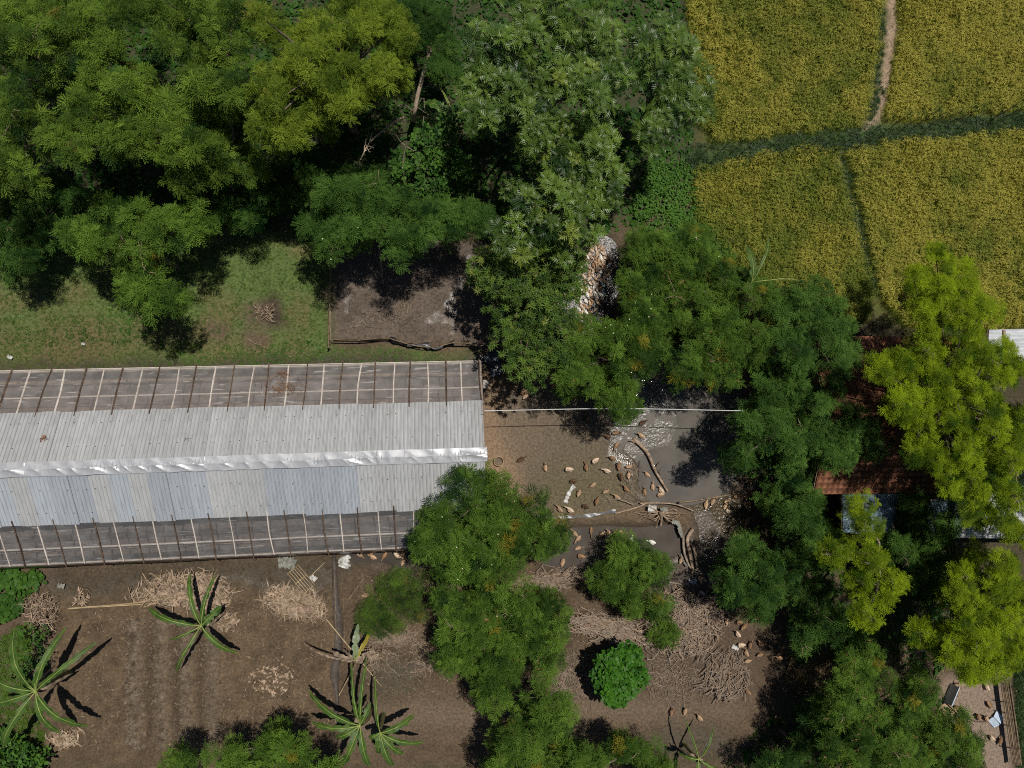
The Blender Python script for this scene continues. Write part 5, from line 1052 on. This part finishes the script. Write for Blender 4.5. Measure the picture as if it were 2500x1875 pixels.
pole('fallen_stick', 'thin pale stick lying left of the fern-like bush', [G(850, 1465, .03), G(890, 1410, .04)], .022, 'straw', 'stick')
limbs('fallen_branch', 'small bone-pale branch on the worn lawn patch', [G(606, 828, .05), G(620, 838, .06), G(638, 842, .05)], .025, 'straw', 'branch', 3, 15)
def heap(nm, lb, polys, n, seed, mt, L=(.3, .8), r=.016, hgt=.25, ang=None, cat='brushwood', strips=False, spread=.5):
    rng = np.random.default_rng(seed); mb = MB(); n = int(n * (1.5 if strips else 1.5))
    P, _ = fill(polys, 140, seed, 0, (), 10); P = P[rng.permutation(len(P))]; dd = np.linalg.norm((P - P.mean(0))[:, :2], axis=1); dd /= dd.max() + 1e-6; keep = rng.random(len(P)) < np.clip(1.35 - 1.2 * dd - 1.6 * (fbm(P[:, 0] * 1.6, P[:, 1] * 1.6, seed) - .42), .04, 1); P = P[keep][:n]; o = P.mean(0)
    for q in P:
        a = rng.normal(ang, spread) if ang is not None else rng.uniform(0, 6.28); l = rng.uniform(*L); z = rng.uniform(.02, hgt)
        d = np.array([math.cos(a), math.sin(a), rng.normal(0, .10)]) * l / 2; bend = np.append(rng.normal(0, .16 * l, 2), rng.normal(0, .03))
        c = curve([q - d + [0, 0, z], q + bend + [0, 0, z], q + d + [0, 0, z]], 4) - o
        rr = r * rng.uniform(.5, 1.3)
        if strips:
            S = np.cross(d, [0, 0, 1]); S = S / np.linalg.norm(S) * rr * np.array([.4, 1.3, 1.2, .3])[:, None]; S[:, 2] += rng.normal(0, rr * .8)
            mb.grid(np.stack([c - S, c + S], 1), int(rng.choice([0, 1, 2, 2])))
        else: mb.tube(c, [rr, rr * .9, rr * .8, rr * .5], 4, int(rng.integers(0, 2)), False)
    m2 = ['straw', 'banana_dry', 'deadwood'] if strips else [mt, 'pale_bark', 'bark']
    return mb.build(nm, [M[q] for q in m2], None, False, loc=o, label=lb, category=cat, kind='stuff')
heap('brushwood_heap', 'big heap of dead brown twigs right of the small dark tree', [[(1600, 1440), (1740, 1470), (1780, 1530), (1740, 1580), (1620, 1590), (1560, 1560), (1600, 1500)]], 620, 81, 'deadwood', (.5, 1.8), .026, .45, None)
heap('brushwood_heap', 'lower heap of dead twigs slanting beside the ducks', [[(1740, 1590), (1820, 1620), (1830, 1680), (1760, 1690), (1700, 1660)]], 320, 82, 'deadwood', (.6, 1.8), .024, .35, 1.1, spread=.5)
heap('brushwood_heap', 'row of pale sticks above the round shrub', [[(1400, 1500), (1480, 1505), (1560, 1530), (1640, 1565), (1600, 1585), (1480, 1550), (1390, 1540)]], 200, 83, 'deadwood', (.6, 2.0), .032, .28, -.15, spread=.45)
heap('brushwood_heap', 'band of grey sticks along the lower channel bank', [[(1240, 1415), (1330, 1405), (1410, 1395), (1430, 1410), (1330, 1435), (1240, 1435)]], 130, 84, 'deadwood', (.5, 1.8), .028, .22, .15, spread=.4)
heap('brushwood_heap', 'thin scatter of dry twigs over the bottom soil', [[(860, 1545), (1040, 1540), (1060, 1640), (900, 1640)], [(1350, 1600), (1460, 1600), (1450, 1700), (1350, 1700)], [(1590, 1600), (1700, 1600), (1740, 1720), (1590, 1700)]], 420, 85, 'deadwood', (.3, 1.5), .014, .08)
heap('brushwood_heap', 'bundle of dry reeds below the fern-like bush', [[(905, 1548), (1005, 1540), (1012, 1572), (915, 1575)]], 110, 86, 'deadwood', (.5, 1.2), .014, .15, .0, spread=.35)
heap('dry_leaf_heap', 'long heap of dry pale banana leaves along the garden edge', [[(300, 1440), (380, 1410), (480, 1400), (560, 1420), (600, 1440), (560, 1470), (470, 1480), (300, 1462)]], 520, 87, 'straw', (.3, 1.3), .026, .30, strips=True, cat='leaf heap')
heap('dry_leaf_heap', 'heap of dry pale leaves and stalks below the bamboo rack', [[(640, 1440), (700, 1430), (770, 1450), (790, 1500), (740, 1510), (690, 1490), (640, 1470)]], 360, 88, 'straw', (.35, 1.5), .024, .30, strips=True, cat='leaf heap')
heap('dry_leaf_heap', 'reddish tuft of dry stems at the left end of the bamboo poles', [[(185, 1440), (220, 1435), (225, 1475), (190, 1478)]], 90, 89, 'straw', (.2, .5), .02, .3, strips=True, cat='leaf heap')
heap('dry_leaf_heap', 'scatter of pale torn leaves in the middle of the garden', [[(600, 1640), (690, 1600), (720, 1650), (690, 1700), (620, 1690)]], 70, 90, 'straw', (.1, .3), .045, .05, strips=True, cat='leaf heap')
heap('dry_leaf_heap', 'dry curled leaves around the young banana stem', [[(530, 1490), (590, 1500), (580, 1540), (535, 1540)]], 120, 91, 'straw', (.15, .45), .04, .15, strips=True, cat='leaf heap')
heap('dry_leaf_heap', 'dark dry leaves at the foot of the left banana', [[(110, 1790), (190, 1780), (220, 1810), (140, 1830)]], 140, 92, 'straw', (.2, .6), .03, .15, strips=True, cat='leaf heap')
heap('dry_grass_clump', 'golden dry grass clump in the dug hollow of the lawn', [[(620, 740), (670, 742), (662, 785), (630, 780)]], 220, 93, 'straw', (.25, .6), .012, .35, strips=True, cat='dry grass')
heap('dry_grass_clump', 'tall grey green grass and dry stems at the left of the garden', [[(60, 1450), (140, 1460), (150, 1520), (90, 1530)]], 260, 94, 'straw', (.4, 1.0), .014, .5, strips=True, cat='dry grass')
heap('reed_debris', 'small patch of reed stubs in the muddy pond', [[(960, 735), (1000, 725), (1010, 765), (970, 765)]], 40, 95, 'old_bamboo', (.2, .5), .015, .15, 1.3, spread=.3)
heap('reed_debris', 'dark wet debris line across the muddy pond', [[(830, 790), (900, 760), (1050, 775), (1060, 785), (930, 790), (850, 820)]], 120, 96, 'bark', (.2, .6), .015, .04)
heap('reed_debris', 'dark wet debris and reeds in the mud left of the log', [[(1500, 1080), (1560, 1110), (1570, 1200), (1600, 1230), (1520, 1240), (1530, 1160)]], 150, 97, 'bark', (.2, .7), .014, .05)
heap('plank_stack', 'loose boards and thick sticks at the top of the brushwood', [[(1645, 1425), (1680, 1430), (1690, 1470), (1650, 1460)]], 7, 98, 'straw', (.6, 1.1), .06, .2, -.4, spread=.3, cat='planks')
# bamboo platform, pen furniture
pf = thing('bamboo_platform', 'little bamboo slat platform at the edge of the brown puddle', 'platform', G(1995, 1702))
for k in range(6): MB().tube([(-.95 + .1 * (k % 2), .28 - k * .09, .42), (.85, .28 - k * .09, .42)], .035, 5).build('slat', M['old_bamboo'], pf, True)
for x in (-.6, .6): MB().box((x, .05, .36), (.06, .6, .05)).build('bearer', M['dark_batten'], pf)
for x in (-.6, .6):
    for y in (-.18, .26): MB().tube([(x, y, -.3), (x, y, .34)], .03, 5).build('leg', M['dark_batten'], pf)
bd = thing('wooden_tray', 'slanted brown board tray in the fenced duck pen', 'tray', G(2310, 1735, .05), -.75)
MB().box((0, 0, .04), (1.05, .62, .05)).build('board', M['board'], bd); MB().box((0, .33, .12), (1.05, .05, .22)).build('side', M['board'], bd); MB().box((0, -.33, .12), (1.05, .05, .22)).build('side', M['board'], bd)
tr = thing('feed_tray', 'dark round-ended feed tray beside the ducks in the pen', 'tray', G(2338, 1742, .05), .6)
MB().box((0, 0, .12), (.52, .42, .22)).build('bin', M['black_plastic'], tr); MB().box((0, 0, .235), (.56, .46, .03)).box((0, 0, .26), (.44, .34, .02)).build('lid', M['nail'], tr)
sg = thing('folded_sheet', 'light blue folded carton with a red printed patch in the pen', 'carton', G(2428, 1755, .02), .75)
MB().box((-.22, 0, .10), (.40, .62, .02), 0, 0, -.35).build('panel', M['light_blue'], sg); MB().box((.22, 0, .10), (.46, .62, .02), 0, 0, .30).build('panel', M['light_blue'], sg); MB().box((.0, 0, .03), (.05, .62, .03)).build('fold', M['grey_plastic'], sg)
MB().add([(.26 + .13 * math.cos(a), .02 + .13 * math.sin(a), .105 - .30 * (.04 + .13 * math.cos(a)) ) for a in np.arange(12) * math.pi / 6], [tuple(range(12))]).build('print', M['red_print'], sg)
ps = thing('leaning_panel', 'narrow white panel standing at the left of the duck pen', 'panel', G(2312, 1690), 1.1)
MB().box((0, 0, .35), (1.2, .05, .75)).build('panel', M['light_blue'], ps); MB().box((0, -.05, .03), (1.2, .12, .06)).build('foot', M['grey_plastic'], ps)
pole('fallen_stick', 'dark stick across the ground beside the feed tray', [G(2345, 1735, .1), G(2375, 1758, .12), G(2410, 1762, .05)], .04, 'bark', 'stick')
# ------------------------------------------------------------------ ducks
def duck_mesh(name, spine, mt):
    """one continuous skin: tail, body, neck and head along a bent spine"""
    P = np.array([s[:3] for s in spine], float); W = np.array([s[3] for s in spine]); Hh = np.array([s[4] for s in spine])
    T = np.gradient(P, axis=0); T /= np.linalg.norm(T, axis=1)[:, None]; S = np.cross([0, 0, 1.], T); S /= (np.linalg.norm(S, axis=1)[:, None] + 1e-9); N = np.cross(T, S)
    n = 10; a = np.arange(n) * 2 * np.pi / n
    V = (P[:, None] + np.cos(a)[None, :, None] * S[:, None] * W[:, None, None] + np.sin(a)[None, :, None] * N[:, None] * Hh[:, None, None]).reshape(-1, 3)
    k = len(P); F_ = [(i * n + j, i * n + (j + 1) % n, (i + 1) * n + (j + 1) % n, (i + 1) * n + j) for i in range(k - 1) for j in range(n)] + [tuple(reversed(range(n))), tuple(range((k - 1) * n, k * n))]
    return MB().add(V, F_).data(name, mt, True)
BODY = [(-.27, 0, .215, .02, .008), (-.22, 0, .205, .05, .022), (-.15, 0, .19, .085, .06), (-.06, 0, .18, .105, .09), (.04, 0, .18, .105, .095), (.12, 0, .19, .085, .085)]
NECK = {'upright': [(.165, 0, .225, .050, .055), (.195, 0, .285, .034, .036), (.21, 0, .345, .030, .032), (.232, 0, .385, .038, .036), (.265, 0, .395, .032, .030), (.292, 0, .388, .016, .018)],
        'reach': [(.17, 0, .205, .052, .055), (.22, .01, .235, .034, .036), (.27, .02, .262, .029, .031), (.315, .03, .275, .036, .034), (.35, .035, .270, .030, .028), (.375, .038, .262, .015, .016)],
        'feed': [(.17, 0, .185, .052, .055), (.215, -.015, .165, .036, .038), (.25, -.03, .12, .030, .032), (.275, -.04, .075, .034, .036), (.292, -.045, .045, .028, .026), (.30, -.05, .025, .014, .014)],
        'turned': [(.16, .01, .225, .050, .055), (.175, .04, .275, .034, .036), (.165, .075, .305, .030, .034), (.14, .105, .305, .035, .032), (.11, .125, .295, .030, .028), (.09, .138, .288, .015, .016)]}
BILLS = {'upright': ((.318, 0, .378), 0, .25), 'reach': ((.40, .042, .250), .1, .3), 'feed': ((.306, -.053, .012), -.1, 1.0), 'turned': ((.07, .150, .280), 2.6, .2)}
DM = {(p, c): duck_mesh('body', BODY + NECK[p], M['duck_' + c]) for p in NECK for c in ('tan', 'brown', 'dark', 'pale', 'white')}
BM = {}
for p, (q, az, dn) in BILLS.items(): BM[p] = MB().box(q, (.062, .034, .018), az, 0, dn).data('bill', M['bill'])
LM = MB().tube([(.0, 0, .13), (-.01, 0, .02)], .011, 5).add([(-.03, -.0, .012), (.055, -.035, .008), (.07, 0, .012), (.055, .035, .008)], [(0, 1, 2, 3)]).data('leg', M['duck_leg'])
WM_ = MB().add([(.09, 0, .02), (.0, .022, .035), (-.16, .012, .03), (-.22, 0, .012), (-.10, -.004, -.035), (.05, 0, -.03)], [(0, 1, 2, 3, 4, 5)])
WMD = {c: MB().add(np.concatenate(WM_.v) * [1, 1, 1.1], [(0, 1, 2, 3, 4, 5)]).data('wing', M['duck_' + c]) for c in ('tan', 'brown', 'dark', 'pale', 'white')}
drng = np.random.default_rng(2024)
def duck(px, py, head, col, pose, label, swim=False, group='ducks of the farm', s=1.0, z=None):
    q = at(px, py, 0); q[2] = (-.10 - .105 * s) if swim else max(gz(q[0], q[1]), -.14)
    if z is not None: q[2] = z
    r = thing('duck', label, 'duck', q, math.radians(head), group); r.scale = (s, s, s)
    link('body', DM[(pose, col)], r); link('bill', BM[pose], r)
    for sd in (-1, 1):
        w_ = link('wing', WMD[col], r, (.02, sd * .100, .20), (sd * -.5, 0, 0))
        if not swim: link('leg', LM, r, (-.01, sd * .045, 0))
    return r
ORD = ['first', 'second', 'third', 'fourth', 'fifth', 'sixth', 'seventh', 'eighth', 'ninth', 'tenth', 'eleventh', 'twelfth', 'thirteenth', 'fourteenth', 'fifteenth', 'sixteenth', 'seventeenth', 'eighteenth', 'nineteenth', 'twentieth', 'twenty-first', 'twenty-second', 'twenty-third', 'twenty-fourth']
NAMEC = {'tan': 'tan', 'brown': 'brown', 'dark': 'dark brown', 'pale': 'pale buff', 'white': 'white'}
def zone(lst, off, sc_, where, swim, axis=0):
    """lst: (x, y, heading, colour, pose) in a zoomed crop; labels count along the row"""
    L = sorted([((x / sc_ + off[0]), (y / sc_ + off[1]), h, c, p) for x, y, h, c, p in lst], key=lambda q: q[axis])
    for i, (x, y, h, c, p) in enumerate(L):
        duck(x, y, h, c, p, f'{NAMEC[c]} duck {where}, {ORD[i]} from {"left" if axis == 0 else "the top"}', swim, 'ducks ' + where, drng.uniform(.92, 1.08))
Z5 = ((830, 620), 2.633)
zone([(1165, 1320, 25, 'dark', 'reach'), (1320, 1370, 95, 'tan', 'upright'), (1468, 1380, 170, 'pale', 'turned'), (1580, 1368, 100, 'brown', 'reach'), (1635, 1325, 205, 'pale', 'turned'), (1710, 1390, 160, 'pale', 'reach'),
      (1497, 1457, 170, 'dark', 'turned'), (1620, 1485, 215, 'tan', 'feed'), (1535, 1535, 60, 'tan', 'turned'), (1575, 1618, 150, 'dark', 'turned'), (1650, 1585, 70, 'brown', 'feed'), (1410, 1635, 130, 'tan', 'reach'), (1475, 1640, 145, 'pale', 'reach'), (1708, 1525, 20, 'tan', 'turned')], *Z5, 'on the open mud of the yard', False)
zone([(1745, 1310, 160, 'brown', 'upright'), (1790, 1360, 85, 'brown', 'turned'), (1858, 1365, 10, 'tan', 'upright'), (1803, 1427, 100, 'dark', 'turned'), (1852, 1418, 85, 'tan', 'upright'), (1835, 1505, 130, 'brown', 'reach'), (1775, 1558, 145, 'tan', 'reach')], *Z5, 'between the yard and the long log', False)
zone([(1717, 1172, 160, 'dark', 'reach'), (1775, 1150, 10, 'brown', 'upright'), (1775, 1232, 235, 'brown', 'reach'), (1935, 1165, 150, 'tan', 'upright'), (1945, 1085, 30, 'dark', 'upright'), (1890, 1200, 180, 'tan', 'upright'), (1585, 1055, 90, 'dark', 'upright')], *Z5, 'on the glittering wet mud above the log', False)
zone([(1960, 1525, 100, 'brown', 'upright'), (2012, 1492, 95, 'tan', 'upright'), (2065, 1515, 130, 'pale', 'upright'), (2060, 1545, 180, 'tan', 'turned'), (1975, 1415, 140, 'tan', 'upright')], *Z5, 'swimming beside the lower end of the log', True)
zone([(1110, 855, 170, 'brown', 'upright'), (1175, 890, 200, 'brown', 'upright'), (1195, 915, 40, 'tan', 'upright'), (1370, 850, 60, 'brown', 'upright')], *Z5, 'in the shade under the mango tree', False)
zone([(215, 1590, 60, 'tan', 'upright'), (170, 1610, 80, 'tan', 'feed'), (310, 1588, 15, 'tan', 'upright'), (372, 1560, 5, 'brown', 'upright'), (295, 1620, 60, 'tan', 'turned'), (315, 1652, 150, 'pale', 'turned'), (425, 1620, 300, 'brown', 'reach'), (425, 1560, 95, 'brown', 'upright')], (1660, 620), 2.633, 'swimming in the sparkling brown inlet', True)
Z8 = ((830, 1245), 2.633)
zone([(1455, 155, 85, 'tan', 'upright'), (1510, 150, 130, 'tan', 'reach'), (1530, 185, 225, 'tan', 'reach'), (1535, 245, 20, 'tan', 'upright'), (1550, 295, 160, 'brown', 'turned'), (1615, 135, 265, 'brown', 'reach'), (1685, 155, 215, 'tan', 'upright'), (1730, 145, 130, 'tan', 'upright'), (1770, 150, 80, 'brown', 'upright'), (1808, 143, 0, 'tan', 'upright'), (1435, 335, 70, 'tan', 'turned')], *Z8, 'swimming in the lower channel', True)
zone([(2005, 205, 160, 'white', 'reach'), (1875, 190, 90, 'white', 'upright')], *Z8, 'in the lower channel beside the driftwood', True)
zone([(128, 290, 330, 'tan', 'upright'), (210, 300, 150, 'tan', 'upright'), (205, 272, 60, 'brown', 'reach'), (285, 295, 235, 'brown', 'reach'), (370, 295, 320, 'pale', 'turned'), (410, 335, 55, 'tan', 'upright'), (405, 288, 90, 'tan', 'upright')], *Z8, 'in the gutter under the lower eave', True)
Z9 = ((1660, 1245), 2.633)
zone([(335, 120, 50, 'tan', 'upright'), (350, 155, 95, 'tan', 'upright'), (430, 70, 60, 'brown', 'upright')], *Z9, 'at the muddy lower edge of the inlet', False, 1)
zone([(5, 320, 60, 'tan', 'turned'), (125, 440, 100, 'tan', 'turned'), (205, 460, 170, 'pale', 'upright'), (135, 528, 150, 'pale', 'turned'), (185, 560, 95, 'tan', 'turned'), (215, 555, 85, 'tan', 'upright'), (255, 575, 95, 'tan', 'turned'), (290, 535, 90, 'brown', 'upright'), (275, 655, 20, 'tan', 'upright'), (297, 705, 80, 'tan', 'turned')], *Z9, 'right of the driftwood and twig heap', False, 1)
zone([(485, 690, 10, 'brown', 'upright'), (375, 715, 170, 'brown', 'turned'), (405, 745, 40, 'brown', 'turned'), (365, 790, 130, 'pale', 'upright'), (385, 860, 175, 'pale', 'turned'), (445, 860, 80, 'brown', 'upright'), (510, 850, 135, 'brown', 'upright'), (420, 910, 115, 'tan', 'upright'), (510, 925, 15, 'brown', 'upright'), (430, 965, 10, 'tan', 'feed'), (625, 940, 160, 'brown', 'reach'), (430, 1160, 130, 'brown', 'turned')], *Z9, 'along the tree shade right of the lower twigs', False, 1)
zone([(30, 1285, 70, 'tan', 'turned'), (120, 1325, 130, 'tan', 'upright'), (-58, 1290, 80, 'brown', 'upright')], *Z9, 'on the bare strip near the bottom edge', False)
zone([(1745, 1195, 30, 'tan', 'upright'), (1760, 1125, 80, 'tan', 'upright'), (1960, 1130, 120, 'pale', 'reach'), (1765, 1265, 25, 'brown', 'upright'), (1695, 1335, 150, 'brown', 'reach'), (1740, 1345, 130, 'white', 'turned'), (1905, 1320, 110, 'brown', 'turned'), (1955, 1330, 120, 'tan', 'upright'), (1975, 1245, 300, 'brown', 'feed'), (1990, 1455, 140, 'pale', 'upright'), (2045, 1475, 70, 'brown', 'feed'), (1780, 1150, 100, 'tan', 'turned')], *Z9, 'in the fenced pen at lower right', False)
zone([(170, 545, 0, 'tan', 'turned')], *Z8, 'alone left of the fern-like bush', False)
# the packed flock in the channel between the mango and the feathery tree
FL = [(1441, 572), (1462, 590), (1490, 622), (1498, 655), (1480, 690), (1462, 750), (1440, 785), (1415, 775), (1408, 730), (1372, 725), (1385, 705), (1408, 688), (1425, 640)]
P = []
cand, _ = fill([FL], 120, 901, 0, (), 2)
for q in cand[drng.permutation(len(cand))]:
    if all(np.hypot(*(q - k)[:2]) > .20 for k in P): P.append(q)
for q in P:
    px, py = to_px(np.array([[q[0], q[1], 0]]))
    fc = str(drng.choice(['tan', 'brown', 'pale', 'pale', 'tan', 'white'])); fe = 'upper end' if py[0] < 650 else ('middle' if py[0] < 715 else 'lower end')
    duck(float(px[0]), float(py[0]), drng.uniform(40, 140) + (180 if drng.random() < .3 else 0), fc, drng.choice(['upright', 'upright', 'turned', 'reach']),
         f'{NAMEC[fc]} duck packed into the {fe} of the glittering flock by the mango tree', True, f'{NAMEC[fc]} ducks in the {fe} of the packed flock', drng.uniform(.66, .84))
